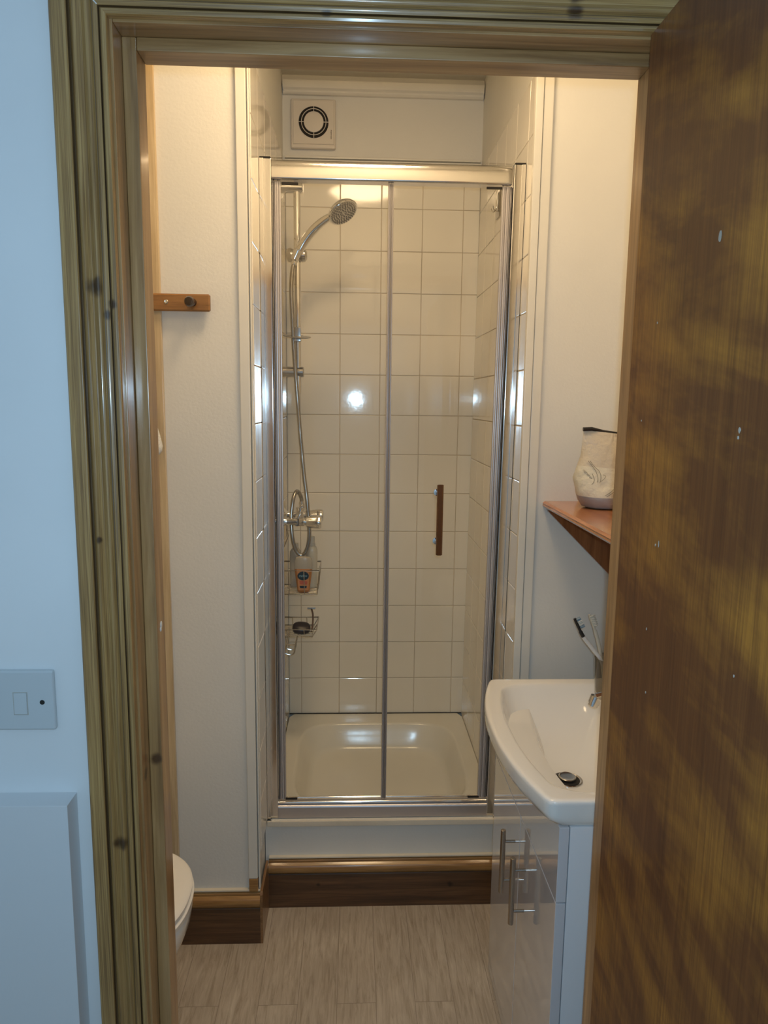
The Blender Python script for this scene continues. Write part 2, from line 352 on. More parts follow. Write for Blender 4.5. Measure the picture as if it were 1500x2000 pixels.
def prism(bm, poly, axis, a, b, sa=None, sb=None, mi=0, mis=None):
    """poly = list of 2D points in the two other axes (in order x,y,z minus axis); sa/sb = functions shifting the ends (mitres)"""
    def mk(p, t):
        q = [0, 0, 0]; oth = [i for i in range(3) if i != axis]
        q[axis] = t; q[oth[0]] = p[0]; q[oth[1]] = p[1]; return bm.verts.new(q)
    A = [mk(p, a + (sa(p) if sa else 0)) for p in poly]; B = [mk(p, b + (sb(p) if sb else 0)) for p in poly]
    n = len(poly)
    for i in range(n): bm.faces.new((A[i], A[(i+1) % n], B[(i+1) % n], B[i])).material_index = (mis[i] if mis else mi)
    bm.faces.new(A).material_index = mi; bm.faces.new(list(reversed(B))).material_index = mi
def text_mesh(name, body, size, mat, parent, loc, rot, extrude=0.0003):
    cu = bpy.data.curves.new(name, 'FONT'); cu.body = body; cu.size = size; cu.extrude = extrude; cu.align_x = 'CENTER'; cu.align_y = 'CENTER'
    t = bpy.data.objects.new(name, cu); C.objects.link(t)
    dg = bpy.context.evaluated_depsgraph_get()
    me = bpy.data.meshes.new_from_object(t.evaluated_get(dg)); bpy.data.objects.remove(t)
    me.transform(Matrix.Translation(Vector(loc) - wloc(parent)) @ rot.to_4x4())
    me.materials.clear(); me.materials.append(Mt[mat])
    o = bpy.data.objects.new(name, me); C.objects.link(o); o.parent = parent
    return o

# ================================================================== THE ROOM SHELL
CEIL = 2.66
XL, XR = -0.254, 0.440            # tiled recess faces
YP = 1.876                        # face of the piers either side of the shower
YB = 2.770                        # tiled back wall face
Z0 = 0.278; TP = 0.149            # first tile joint, tile pitch
ZT = Z0 + 14*TP + 0.012           # top of the tiling

bm = BM(); box(bm, -1.35, 1.25, -1.4, 2.80, -0.06, 0.0); struct('floor', bm, 'floor')
bm = BM(); box(bm, -1.0, 0.76, 1.10, 2.80, CEIL, CEIL+0.06); struct('ceiling', bm, 'bath_paint')
bm = BM(); box(bm, -1.35, 1.25, -1.4, 1.0, 2.50, 2.56); struct('ceiling_hall', bm, 'hall_paint')
bm = BM(); box(bm, -1.06, -1.0, 1.10, 2.00, 0, CEIL); struct('wall_left', bm, 'bath_paint')
bm = BM(); box(bm, 0.76, 0.82, 1.10, 2.00, 0, CEIL); struct('wall_right', bm, 'bath_paint')
# back wall: left pier, right pier, back of the recess
bm = BM(); box(bm, -1.06, XL-0.008, YP, 2.84, 0, CEIL); struct('wall_back_left', bm, 'bath_paint')
bm = BM(); box(bm, 0.458, 0.82, YP, 2.84, 0, CEIL); struct('wall_back_right', bm, 'bath_paint')
bm = BM(); box(bm, XL-0.008, 0.458, YB+0.008, 2.84, 0, CEIL); struct('wall_back', bm, 'bath_paint')
# partition with the doorway
OX0, OX1, OZ = -0.335, 0.440, 2.015
bm = BM()
box(bm, -1.35, OX0, 1.0, 1.05, 0, CEIL); box(bm, OX1, 1.25, 1.0, 1.05, 0, CEIL); box(bm, OX0, OX1, 1.0, 1.05, OZ, CEIL)
struct('wall_hall_front', bm, 'hall_paint')
bm = BM()
box(bm, -1.06, OX0, 1.05, 1.10, 0, CEIL); box(bm, OX1, 0.82, 1.05, 1.10, 0, CEIL); box(bm, OX0, OX1, 1.05, 1.10, OZ, CEIL)
struct('wall_front', bm, 'bath_paint')
bm = BM(); box(bm, -1.41, -1.35, -1.4, 1.05, 0, 2.56); struct('wall_hall_left', bm, 'hall_paint')
bm = BM(); box(bm, 1.25, 1.31, -1.4, 1.05, 0, 2.56); struct('wall_hall_right', bm, 'hall_paint')
bm = BM(); box(bm, -1.41, 1.31, -1.46, -1.4, 0, 2.56); struct('wall_hall_back', bm, 'hall_paint')

# ---- door lining (jambs, head) with its stops
JX0, JX1, JZ = -0.305, 0.407, 1.985
bm = BM(); box(bm, OX0, JX0, 0.9995, 1.115, 0, OZ, 0.0015); struct('trim_1', bm, 'lining_upright')
bm = BM(); box(bm, JX1, OX1, 0.9995, 1.115, 0, OZ, 0.0015); struct('trim_2', bm, 'lining_upright')
bm = BM(); box(bm, JX0, JX1, 0.9995, 1.115, JZ, OZ, 0.0015); struct('trim_3', bm, 'lining_head')
bm = BM(); box(bm, JX0, -0.286, 1.035, 1.077, 0, JZ, 0.002); st1 = struct('trim_4', bm, 'lining_upright')
bm = BM(); box(bm, 0.394, JX1, 1.035, 1.077, 0, JZ, 0.002); struct('trim_5', bm, 'lining_upright')
bm = BM(); box(bm, -0.286, 0.394, 1.035, 1.077, 1.968, JZ, 0.002); struct('trim_6', bm, 'lining_head')
bm = BM()
for (z, y, s) in ((1.188, 1.055, 0.0045), (1.182, 1.052, 0.003)):
    g = bmesh.ops.create_icosphere(bm, subdivisions=2, radius=1)
    bmesh.ops.scale(bm, vec=(0.0012, s, s*1.3), verts=g['verts']); bmesh.ops.translate(bm, vec=(-0.2858, y, z), verts=g['verts'])
obj('paint_splash', bm, 'plaster', st1)

# ---- architrave: moulded profile, u from inner edge (mm), h proud of wall
AP = [(0, 0), (0, 9), (1.2, 11.5), (4, 12.8), (7, 12.2), (8.6, 10.6), (9.2, 7.0), (10.4, 7.0), (11, 11.0), (13.5, 12.8), (16, 13.4), (17.4, 12.4), (18.2, 10.2), (19.2, 10.4), (20.6, 13.2), (23, 15.2), (25, 15.8), (27, 15.0), (29, 13.0), (32, 11.6), (34.5, 12.8), (37.5, 15.9), (40, 17.2), (42.5, 16.4), (45.2, 14.4), (46.6, 11.4), (47.8, 11.4), (48.2, 17.8), (49.4, 19.4), (51, 19.9), (60, 20.3), (68, 20), (70, 18.6), (70, 0)]
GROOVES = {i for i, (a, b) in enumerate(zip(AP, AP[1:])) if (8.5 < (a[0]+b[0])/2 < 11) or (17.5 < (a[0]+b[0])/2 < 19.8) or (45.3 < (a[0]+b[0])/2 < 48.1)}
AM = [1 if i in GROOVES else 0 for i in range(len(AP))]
AX0, AX1, AZ = -0.3085, 0.4105, 1.9885   # inner edges of the architrave
SC = 0.001*0.958
bm = BM(); prism(bm, [(AX0-u*SC, 1.0-h*0.001) for u, h in AP], 2, 0.0, AZ, sb=lambda p: AX0-p[0], mis=AM); struct('trim_7', bm, ['pine_upright', 'stain_shade_upright'], angle=30)
bm = BM(); prism(bm, [(AX1+u*SC, 1.0-h*0.001) for u, h in AP], 2, 0.0, AZ, sb=lambda p: p[0]-AX1, mis=AM); struct('trim_8', bm, ['pine_upright', 'stain_shade_upright'], angle=30)
bm = BM(); prism(bm, [(1.0-h*0.001, AZ+u*SC) for u, h in AP], 0, AX0, AX1, sa=lambda p: AZ-p[1], sb=lambda p: p[1]-AZ, mis=AM); t9 = struct('trim_9', bm, ['pine_head', 'stain_shade_head'], angle=30)
# filler left in the mitre
bm = BM()
def ap_h(u):
    for (a, ha), (b, hb) in zip(AP[1:], AP[2:]):
        if a <= u <= b and b > a: return ha+(hb-ha)*(u-a)/(b-a)
    return 12
for u0, u1, rr in ((11.5, 24, 0.0008), (33.5, 38.5, 0.0011)):
    tube(bm, [(AX0-u*SC, 1.0-ap_h(u)*0.001-0.0004, AZ+u*SC) for u in [u0+(u1-u0)*k/8 for k in range(9)]], rr, 6)
tube(bm, [(AX0-0.0385, 0.9835, AZ+0.0385), (AX0-0.0365, 0.9845, AZ+0.024)], 0.0008, 6)
obj('mitre_filler', bm, 'plaster', t9)

# ---- door leaf, open towards us
bm = BM(); box(bm, 0.371, 0.408, 0.262, 0.981, 0.008, 1.982, 0.0015); door = struct('door_1', bm, 'door_brown')
flecks = [(0.757, 1.691, 0.0045, 0.006), (0.688, 1.497, 0.0028, 0.003), (0.6895, 1.490, 0.002, 0.002), (0.852, 1.353, 0.0016, 0.0045), (0.861, 1.350, 0.0018, 0.0018), (0.60, 1.33, 0.002, 0.002), (0.93, 1.50, .0013, .0013), (0.90, 1.62, .0014, .0014), (0.66, 1.26, .0016, .0016), (0.86, 1.16, .0015, .0015), (0.87, 1.24, .0015, .002)]
for (y, z, ry, rz) in flecks:
    bm = BM(); g = bmesh.ops.create_icosphere(bm, subdivisions=2, radius=1)
    for v in bm.verts: v.co *= random.uniform(0.8, 1.2)
    bmesh.ops.scale(bm, vec=(0.0006, ry*0.8, rz), verts=bm.verts); bmesh.ops.translate(bm, vec=(0.3708, y, z), verts=bm.verts)
    obj('paint_fleck', bm, 'fleck', door)

# ---- tiles: each surface is one mesh of glazed tiles over a grout bed
def tiles(name, x_of, us, zs, normal, tilt=0.0022):
    """us, zs = joint positions; x_of(u, z, d) -> world point, d = distance proud of the surface"""
    bm = BM(); gp = 0.0009; bv = 0.0019
    for i in range(len(us)-1):
        for j in range(len(zs)-1):
            u0, u1, z0, z1 = us[i]+gp, us[i+1]-gp, zs[j]+gp, zs[j+1]-gp
            if u1-u0 < 0.006: continue
            a, b = random.uniform(-tilt, tilt), random.uniform(-tilt, tilt); k = random.uniform(-0.0003, 0.0003)
            uc, zc = (u0+u1)/2, (z0+z1)/2
            def D(u, z, base): return base + k + a*(u-uc) + b*(z-zc)
            r0 = [bm.verts.new(x_of(u, z, -0.006)) for u, z in ((u0, z0), (u1, z0), (u1, z1), (u0, z1))]
            r1 = [bm.verts.new(x_of(u, z, D(u, z, -0.0016))) for u, z in ((u0, z0), (u1, z0), (u1, z1), (u0, z1))]
            q = ((u0+bv*.35, z0+bv*.35), (u1-bv*.35, z0+bv*.35), (u1-bv*.35, z1-bv*.35), (u0+bv*.35, z1-bv*.35))
            r2 = [bm.verts.new(x_of(u, z, D(u, z, -0.0005))) for u, z in q]
            q = ((u0+bv, z0+bv), (u1-bv, z0+bv), (u1-bv, z1-bv), (u0+bv, z1-bv))
            r3 = [bm.verts.new(x_of(u, z, D(u, z, 0))) for u, z in q]
            for p, q_ in ((r0, r1), (r1, r2), (r2, r3)):
                for e in range(4): bm.faces.new((p[e], p[(e+1) % 4], q_[(e+1) % 4], q_[e]))
            bm.faces.new(r3)
    # grout bed
    A = [bm.verts.new(x_of(u, z, -0.0028)) for u, z in ((us[0], zs[0]), (us[-1], zs[0]), (us[-1], zs[-1]), (us[0], zs[-1]))]
    Bk = [bm.verts.new(x_of(u, z, -0.008)) for u, z in ((us[0], zs[0]), (us[-1], zs[0]), (us[-1], zs[-1]), (us[0], zs[-1]))]
    f = bm.faces.new(A); f.material_index = 1; f = bm.faces.new(Bk); f.material_index = 1
    for e in range(4):
        f = bm.faces.new((A[e], A[(e+1) % 4], Bk[(e+1) % 4], Bk[e])); f.material_index = 1
    return struct(name, bm, ['tile', 'grout'], smooth=False)
def lean(z): return 0.0075*(z-0.28)
zs = [Z0 + TP*k for k in range(15)]
tiles('wall_tiles_back', lambda u, z, d: (u, YB-d, z), [XL, -0.205, -0.055, 0.095, 0.245, 0.395, 0.455], zs, None)
ys = [YP+0.008, 2.011, 2.161, 2.311, 2.461, 2.611, 2.761, YB]
tiles('wall_tiles_left', lambda u, z, d: (XL+d, u, z), ys, [z-0.010 for z in zs], None)
ysr = [YP+0.008, 2.020, 2.170, 2.320, 2.470, 2.620, YB]
tiles('wall_tiles_right', lambda u, z, d: (XR+lean(z)-d, u, z), ysr, [z-0.010 for z in zs], None)
# tile-top edge, cove board and frame of the painted panel over the tiles
ztop = zs[-1]
bm = BM(); box(bm, XL, 0.452, YB-0.012, YB+0.010, ztop+0.001, ztop+0.010, 0.002); struct('trim_10', bm, 'trim_paint')
bm = BM(); box(bm, XL, 0.452, YB-0.006, YB+0.010, ztop+0.016, ztop+0.024, 0.002); struct('trim_11', bm, 'trim_paint')
bm = BM(); prism(bm, [(YB+0.010, 2.592), (YB-0.006, 2.592), (YB-0.012, 2.597), (YB-0.012, 2.603), (YB-0.022, 2.608), (YB-0.024, 2.632), (YB+0.010, 2.634)], 0, XL-0.004, 0.454); struct('trim_12', bm, 'trim_paint')

# ---- painted timber edges of the two piers
bm = BM(); box(bm, -0.288, -0.2625, YP-0.013, YP, 0.196, CEIL, 0.003)
box(bm, -0.2605, XL-0.0015, YP-0.009, YP+0.006, 0.165, CEIL, 0.002); struct('trim_13', bm, 'trim_paint')
bm = BM(); box(bm, 0.4335, 0.4535, YP-0.013, YP+0.004, 0.165, CEIL, 0.003); struct('trim_14', bm, 'trim_paint')
bm = BM(); box(bm, 0.4545, 0.4790, YP-0.009, YP, 0.165, CEIL, 0.0025); struct('trim_15', bm, 'trim_paint')
bm = BM(); box(bm, -0.287, -0.262, YP-0.014, YP, 0.158, 0.196, 0.002); struct('trim_16', bm, 'skirt_mould')
# timber upright at the left end of the pier
bm = BM(); box(bm, -0.530, -0.479, YP-0.012, YP, 0.160, CEIL, 0.002); struct('trim_17', bm, 'batten')

# ---- skirting boards: board + rounded cap moulding
def skirting(name, x0, x1, yw, boardm='skirt_board', mould='skirt_mould'):
    yf = yw-0.018
    bm = BM(); prism(bm, [(yw, 0), (yf, 0), (yf, 0.108), (yf+0.003, 0.111), (yw, 0.111)], 0, x0, x1); o = struct(name, bm, boardm)
    bm = BM(); pr = [(yw, 0.111), (yf+0.005, 0.111), (yf-0.002, 0.1135)]
    for k in range(9):
        a = -PI/2 + PI*k/8*0.9; pr.append((yf-0.000-0.007*math.cos(a)+0.001, 0.127+0.013*math.sin(a)))
    pr += [(yf+0.006, 0.144), (yf+0.006, 0.150), (yf+0.011, 0.155), (yw, 0.157)]
    prism(bm, pr, 0, x0, x1); m = obj('cap_moulding', bm, mould, o, angle=40)
    bm = BM(); box(bm, x0, x1, yw-0.012, yw, 0.157, 0.162, 0.001); obj('paint_line', bm, 'silicone', o)
    return o
skirting('baseboard_back_left', -1.0, -0.2565, YP)
skirting('baseboard_back', -0.2495, 0.4400, 2.022)
skirting('baseboard_back_right', 0.4400, 0.76, YP)
bm = BM(); prism(bm, [(YP-0.018, 0), (2.004, 0), (2.004, 0.157), (YP-0.010, 0.157), (YP-0.018, 0.149)], 0, -0.2565, -0.2497); struct('baseboard_return', bm, 'skirt_return')
# riser under the tray
bm = BM(); box(bm, XL-0.006, XR+0.006, 2.022, 2.040, 0.0, 0.264); struct('wall_riser', bm, 'bath_paint')

# ================================================================== SHOWER TRAY
tray = thing('shower_tray', 'cream square shower tray with a rounded sunken basin behind the glass doors', 'shower tray', (0.093, 2.40, 0.18))
bm = BM(); cx, cyy = 0.0945, 2.393
def supr(th, hx, hy, n):
    c, s = math.cos(th), math.sin(th); k = (abs(c/hx)**n + abs(s/hy)**n)**(-1/n); return c*k, s*k
NS = 96
x0, x1, y0, y1 = XL+0.001, XR-0.001, 2.014, YB-0.001
rings = []
def ring(f, z): rings.append([bm.verts.new((*f(2*PI*k/NS), z)) for k in range(NS)])
def rect(th, inset=0.0):
    c, s = math.cos(th), math.sin(th)
    tx = ((x1-inset-cx) if c > 0 else (x0+inset-cx))/c if abs(c) > 1e-9 else 1e9
    ty = ((y1-inset-cyy) if s > 0 else (y0+inset-cyy))/s if abs(s) > 1e-9 else 1e9
    t = min(tx, ty); return cx+c*t, cyy+s*t
ring(lambda t: rect(t), 0.262); ring(lambda t: rect(t), 0.2745); ring(lambda t: rect(t, 0.003), 0.2775)
for hx, hy, z, n in ((0.296, 0.292, 0.2775, 5), (0.291, 0.287, 0.2765, 5), (0.284, 0.280, 0.270, 5), (0.268, 0.264, 0.235, 5), (0.254, 0.250, 0.205, 5), (0.245, 0.241, 0.193, 5), (0.232, 0.228, 0.1865, 5), (0.20, 0.20, 0.184, 4), (0.10, 0.10, 0.182, 2), (0.03, 0.03, 0.181, 2)):
    ring(lambda t, hx=hx, hy=hy, n=n: (cx+supr(t, hx, hy, n)[0], cyy+0.002+supr(t, hx, hy, n)[1]), z)
for a, b in zip(rings, rings[1:]):
    for k in range(NS): bm.faces.new((a[k], a[(k+1) % NS], b[(k+1) % NS], b[k]))
bm.faces.new(rings[-1])
obj('tray_body', bm, 'tray', tray, angle=45)
bm = BM(); box(bm, XL+0.001, XR-0.001, YB-0.0045, YB-0.0005, 0.2765, 0.2797); obj('back_joint', bm, 'dark_gap', tray)
bm = BM(); box(bm, XL+0.001, XR-0.002, 2.008, 2.0145, 0.262, 0.279, 0.002); obj('sealant_line', bm, 'silicone', tray)

# ================================================================== SHOWER ENCLOSURE
EB, ET = 0.2795, 2.148
enc = thing('shower_enclosure', 'chrome framed bifold glass shower door between the two tiled sides', 'shower door', (0.093, 2.04, EB))
def profile(x0, x1, side):
    bm = BM()
    box(bm, x0, x1, 2.024, 2.062, EB, ET, 0.003)
    xa = x0+0.0005 if side < 0 else x1-0.0115
    box(bm, xa, xa+0.011, 2.021, 2.026, EB, ET-0.001, 0.0012)
    return bm
pl = obj('wall_profile', profile(XL, -0.2215, -1), 'profile', enc)
bm = profile(0.407, XR-0.0015, 1)
for v in bm.verts: v.co.x += lean(v.co.z)
pr_ = obj('wall_profile', bm, 'profile', enc)
for par, xc in ((pl, (XL-0.2215)/2), (pr_, 0.4235+lean(ET))):
    bm = BM(); box(bm, xc-0.0145, xc+0.0145, 2.023, 2.060, ET-0.0005, ET+0.0035, 0.001); obj('end_cap', bm, 'dark_gap', par)
bm = BM(); pp = [(2.060, 2.096), (2.026, 2.096), (2.0235, 2.098), (2.0228, 2.101), (2.0222, 2.112), (2.0222, 2.124), (2.0230, 2.134), (2.0255, 2.141), (2.030, 2.145), (2.060, 2.147)]
prism(bm, pp, 0, -0.2215, 0.4155); obj('head_rail', bm, 'profile', enc, angle=40)
bm = BM(); prism(bm, [(2.060, EB), (2.026, EB), (2.024, 0.283), (2.024, 0.311), (2.027, 0.317), (2.034, 0.321), (2.060, 0.321)], 0, -0.2215, 0.4075)
obj('bottom_rail', bm, 'satin', enc, angle=40)
bm = BM(); lathe(bm, (-0.2215, 2.034, 0.3255), (1, 0, 0), [(0, 0.0045), (0.628, 0.0045)], 16); lathe(bm, (-0.2215, 2.050, 0.332), (1, 0, 0), [(0, 0.004), (0.628, 0.004)], 16)
obj('threshold_track', bm, 'chrome', enc)
def stile(name, x0, x1, mats, sh=0.0, y0=2.034, y1=2.048):
    parts = len(mats); wdt = (x1-x0)/parts; bm = BM()
    for i, mm in enumerate(mats):
        d = 0.003 if i % 2 else 0
        box(bm, x0+i*wdt, x0+(i+1)*wdt, y0+d, y1-d, 0.334, 2.094, 0.0015, 2, mm)
    for v in bm.verts: v.co.x += sh*lean(v.co.z)
    return obj(name, bm, ['satin', 'seal', 'dark_gap'], enc)
ls = stile('hinge_stile', -0.2205, -0.1985, (2, 0, 1, 0))
cs = stile('centre_stile', 0.0870, 0.1020, (1, 0, 2, 0))
rs = stile('closing_stile', 0.3800, 0.4060, (1, 0, 1, 0, 2), 1.0)
for x0, x1 in ((-0.1985, 0.0870), (0.1020, 0.3800)):
    bm = BM(); box(bm, x0, x1, 2.038, 2.043, 0.336, 2.092); 
    pane = obj('glass_pane', bm, 'glass', enc, smooth=False)
for x0, x1, z in ((-0.196, -0.152, 2.088), (0.350, 0.392, 2.089), (-0.200, -0.165, 0.338), (0.350, 0.384, 0.338)):
    bm = BM(); box(bm, x0, x1, 2.032, 2.037, z-0.003, z+0.003, 0.001); obj('pivot_clip', bm, 'dark_gap', enc)
# pull handle
bm = BM(); prism(bm, [(0.2325, 2.000), (0.2360, 1.992), (0.2450, 1.992), (0.2500, 2.000), (0.2500, 2.008), (0.2325, 2.008)], 2, 1.094, 1.295)
for v in bm.verts:
    if v.co.z > 1.2 : v.co.z -= 0.004*abs((v.co.y-1.992)/0.016)
hd = obj('pull_handle', bm, 'handle_bronze', enc); hd['label'] = 'brown metal pull bar'
for z in (1.268, 1.128):
    bm = BM(); lathe(bm, (0.236, 2.008, z), (0, 1, 0), [(0, 0.006), (0.024, 0.006), (0.0245, 0.010), (0.030, 0.010)], 20); obj('standoff', bm, 'chrome', hd)

# ================================================================== EXTRACTOR FAN
fan = thing('extractor_fan', 'square cream extractor fan with a round slotted grille above the tiling', 'extractor fan', (-0.150, 2.768, 2.494))
FX, FZ, FY = -0.152, 2.494, 2.778
bm = BM(); box(bm, FX-0.080, FX+0.080, FY-0.018, FY, FZ-0.083, FZ+0.083, 0.006, 3)
# front plate with a round opening
def plate_ring(bm, cx, cz, y, half, hz, r, n=64, dep=0.014):
    outer = []; inner = []; deepv = []
    for k in range(n):
        t = 2*PI*k/n; c, s = math.cos(t), math.sin(t)
        m = min(half/abs(c) if abs(c) > 1e-9 else 9, hz/abs(s) if abs(s) > 1e-9 else 9)
        outer.append(bm.verts.new((cx+c*m, y, cz+s*m))); inner.append(bm.verts.new((cx+c*r, y, cz+s*r))); deepv.append(bm.verts.new((cx+c*r, y+dep, cz+s*r)))
    for k in range(n):
        j = (k+1) % n; bm.faces.new((outer[k], outer[j], inner[j], inner[k])); bm.faces.new((inner[k], inner[j], deepv[j], deepv[k]))
bodyfan = obj('housing', bm, 'fan_plastic', fan)
bm = BM(); plate_ring(bm, FX+0.001, FZ+0.003, FY-0.0215, 0.071, 0.071, 0.0535, dep=0.003)
for sgn in range(4):
    pass
e = 0.071; vv = [bm.verts.new((FX+0.001+a, FY-0.018, FZ+0.003+b)) for a, b in ((-e-.002, -e-.002), (e+.002, -e-.002), (e+.002, e+.002), (-e-.002, e+.002))]
vt = [bm.verts.new((FX+0.001+a, FY-0.0215, FZ+0.003+b)) for a, b in ((-e, -e), (e, -e), (e, e), (-e, e))]
for k in range(4): bm.faces.new((vv[k], vv[(k+1) % 4], vt[(k+1) % 4], vt[k]))
obj('front_plate', bm, 'fan_plastic', fan)
bm = BM(); lathe(bm, (FX+0.002, FY-0.0185, FZ+0.005), (0, -1, 0), [(0, 0.0), (0, 0.0530), (0.0012, 0.0530), (0.0012, 0.0)], 64); obj('grille_recess', bm, 'dark_gap', fan)
bm = BM(); lathe(bm, (FX+0.002, FY-0.0180, FZ+0.005), (0, -1, 0), [(0, 0.0), (0, 0.0350), (0.0045, 0.0345), (0.0055, 0.032), (0.0058, 0)], 64)
tube(bm, [(FX+0.002+0.0435*math.cos(2*PI*k/48), FY-0.0215, FZ+0.005+0.0435*math.sin(2*PI*k/48)) for k in range(48)], 0.0013, 6, True)
for k in range(4):
    a = PI/2*k; tube(bm, [(FX+0.002+r*math.cos(a), FY-0.0212, FZ+0.005+r*math.sin(a)) for r in (0.033, 0.0545)], 0.0013, 6)
obj('grille', bm, 'fan_plastic', fan)
text_mesh('lettering', 'manrose', 0.0088, 'text_brown', fan, (FX+0.0645, FY-0.0221, FZ-0.036), Matrix.Rotation(PI/2, 3, 'Y') @ Matrix.Rotation(PI/2, 3, 'X'))

# ================================================================== CEILING LAMP
lamp = thing('ceiling_lamp', 'round domed ceiling lamp glowing warm in the middle of the bathroom', 'lamp', (0.04, 1.50, CEIL))
bm = BM(); lathe(bm, (0.04, 1.50, CEIL), (0, 0, -1), [(0, 0.0), (0, 0.178), (0.036, 0.178), (0.040, 0.172), (0.040, 0.0)], 48); obj('lamp_base', bm, 'white_plastic', lamp)
bm = BM(); lathe(bm, (0.04, 1.50, CEIL-0.0405), (0, 0, -1), [(0, 0.169)] + [(0.030*math.sin(a*PI/20), 0.169*math.cos(a*PI/20)) for a in range(1, 10)] + [(0.030, 0.0)], 48); obj('lamp_shade', bm, 'lamp', lamp)

# ================================================================== SHOWER SET (riser rail, hand shower, hose, mixer)
rail = thing('riser_rail', 'tall chrome shower riser rail fixed to the left tiled side', 'shower rail', (-0.190, 2.49, 1.546))
RX, RY = -0.190, 2.490
bm = BM(); lathe(bm, (RX, RY, 1.546), (0, 0, 1), [(0, 0.009), (0.002, 0.0115), (0.66, 0.0115), (0.662, 0.009)], 24); obj('rail_bar', bm, 'chrome', rail)
for z in (1.616, 2.203):
    bm = BM(); lathe(bm, (XL+0.001, RY, z), (1, 0, 0), [(0, 0.020), (0.003, 0.020), (0.004, 0.0175), (0.080, 0.0175), (0.083, 0.015)], 28); obj('rail_bracket', bm, 'chrome_dull' if z < 2 else 'chrome', rail)
bm = BM(); lathe(bm, (RX-0.002, RY-0.012, 1.728), (0.06, -0.16, 1), [(0, 0.0), (0, 0.040), (0.003, 0.046), (0.005, 0.046), (0.0035, 0.038), (0.003, 0)], 36); sd = obj('soap_dish', bm, 'dish_grey', rail); sd['label'] = 'round grey see-through soap dish'
bm = BM(); box(bm, RX-0.010, RX+0.013, RY-0.034, RY-0.012, 1.713, 1.730, 0.003); box(bm, RX-0.009, RX+0.012, RY-0.02, RY-0.010, 1.730, 1.762, 0.003); obj('dish_clamp', bm, 'chrome_dull', rail)
# slider
bm = BM()
lathe(bm, (RX-0.036, RY-0.004, 1.992), (1, 0, 0), [(0, 0.0), (0.001, 0.013), (0.006, 0.021), (0.016, 0.023), (0.026, 0.018), (0.046, 0.018), (0.052, 0.022), (0.062, 0.020), (0.068, 0.012), (0.069, 0)], 28)
obj('slider', bm, 'chrome_dull', rail)
bm = BM(); lathe(bm, (RX-0.010, RY-0.026, 1.972), (0.42, -0.05, 0.9), [(0, 0.010), (0.004, 0.0135), (0.034, 0.0155), (0.036, 0.0135)], 24); obj('holder_cone', bm, 'chrome', rail)

hs = thing('hand_shower', 'chrome hand shower head resting in the slider of the riser rail', 'shower head', (-0.186, 2.470, 1.99))
hp = catmull([(-0.196, 2.470, 1.972), (-0.186, 2.466, 1.994), (-0.160, 2.460, 2.037), (-0.131, 2.452, 2.069), (-0.100, 2.440, 2.092), (-0.072, 2.430, 2.106)], 8)
bm = BM(); tube(bm, hp, lambda i, n: 0.0095+0.0045*math.sin(PI*min(i/n*1.1, 1))+0.002*(i/n), 20); obj('handle', bm, 'chrome', hs)
nrm = Vector((0.45, -0.42, -0.79)).normalized(); hc = Vector((-0.040, 2.424, 2.114))
bm = BM(); lathe(bm, hc - nrm*0.030, nrm, [(0, 0.0), (0.002, 0.014), (0.007, 0.028), (0.014, 0.040), (0.021, 0.047), (0.028, 0.0505), (0.031, 0.0505), (0.033, 0.048), (0.0325, 0.0)], 48); obj('head_shell', bm, 'chrome', hs)
bm = BM(); lathe(bm, hc + nrm*0.0025, nrm, [(0, 0), (0, 0.0455), (0.0012, 0.0455), (0.0018, 0.044), (0.0018, 0)], 48)
_, uu, vv_ = frame_axes(nrm)
for rr, cnt in ((0.040, 30), (0.033, 24), (0.025, 16), (0.017, 10), (0.009, 6)):
    for k in range(cnt):
        a = 2*PI*k/cnt; p = hc + nrm*0.004 + (uu*math.cos(a)+vv_*math.sin(a))*rr
        lathe(bm, p, nrm, [(0, 0.0022), (0.004, 0.0015), (0.0042, 0)], 6, 1)
obj('spray_face', bm, ['chrome_dull', 'nozzle'], hs)

hose_pts = [(-0.179, 2.494, 1.166), (-0.182, 2.484, 1.194), (-0.194, 2.463, 1.215), (-0.205, 2.443, 1.191), (-0.211, 2.432, 1.131), (-0.207, 2.422, 1.063), (-0.195, 2.422, 1.018), (-0.175, 2.422, 1.001), (-0.157, 2.422, 1.027), (-0.150, 2.422, 1.072), (-0.153, 2.426, 1.133), (-0.159, 2.432, 1.201), (-0.168, 2.443, 1.269), (-0.175, 2.453, 1.338), (-0.182, 2.453, 1.423), (-0.189, 2.463, 1.508), (-0.195, 2.463, 1.592), (-0.202, 2.468, 1.693), (-0.206, 2.468, 1.792), (-0.209, 2.468, 1.874), (-0.205, 2.469, 1.939), (-0.198, 2.471, 1.968)]
hose = thing('shower_hose', 'ribbed chrome shower hose looping from the mixer up to the head', 'hose', (-0.175, 2.422, 1.0))
hh = catmull(hose_pts, 30)
# resample evenly
res = [hh[0]]; acc = 0
for a, b in zip(hh, hh[1:]):
    seg = (b-a).length
    if seg == 0: continue
    while acc + seg >= 0.0022:
        t = (0.0022-acc)/seg; a = a + (b-a)*t; res.append(a.copy()); seg = (b-a).length; acc = 0
        if seg == 0: break
    acc += seg
bm = BM(); tube(bm, res, lambda i, n: 0.0072 if i % 2 else 0.0062, 10); obj('hose_tube', bm, 'hose_metal', hose, angle=80)
bm = BM(); lathe(bm, hose_pts[0], (-0.1, -0.25, 1), [(-0.014, 0.0), (-0.014, 0.011), (0.004, 0.011), (0.010, 0.0085), (0.014, 0.0075)], 16); obj('hose_nut', bm, 'chrome', hose)
bm = BM(); lathe(bm, (-0.2005, 2.4698, 1.958), (0.25, 0.05, 1), [(0, 0.0075), (0.004, 0.010), (0.020, 0.010)], 16); obj('hose_nut', bm, 'chrome', hose)

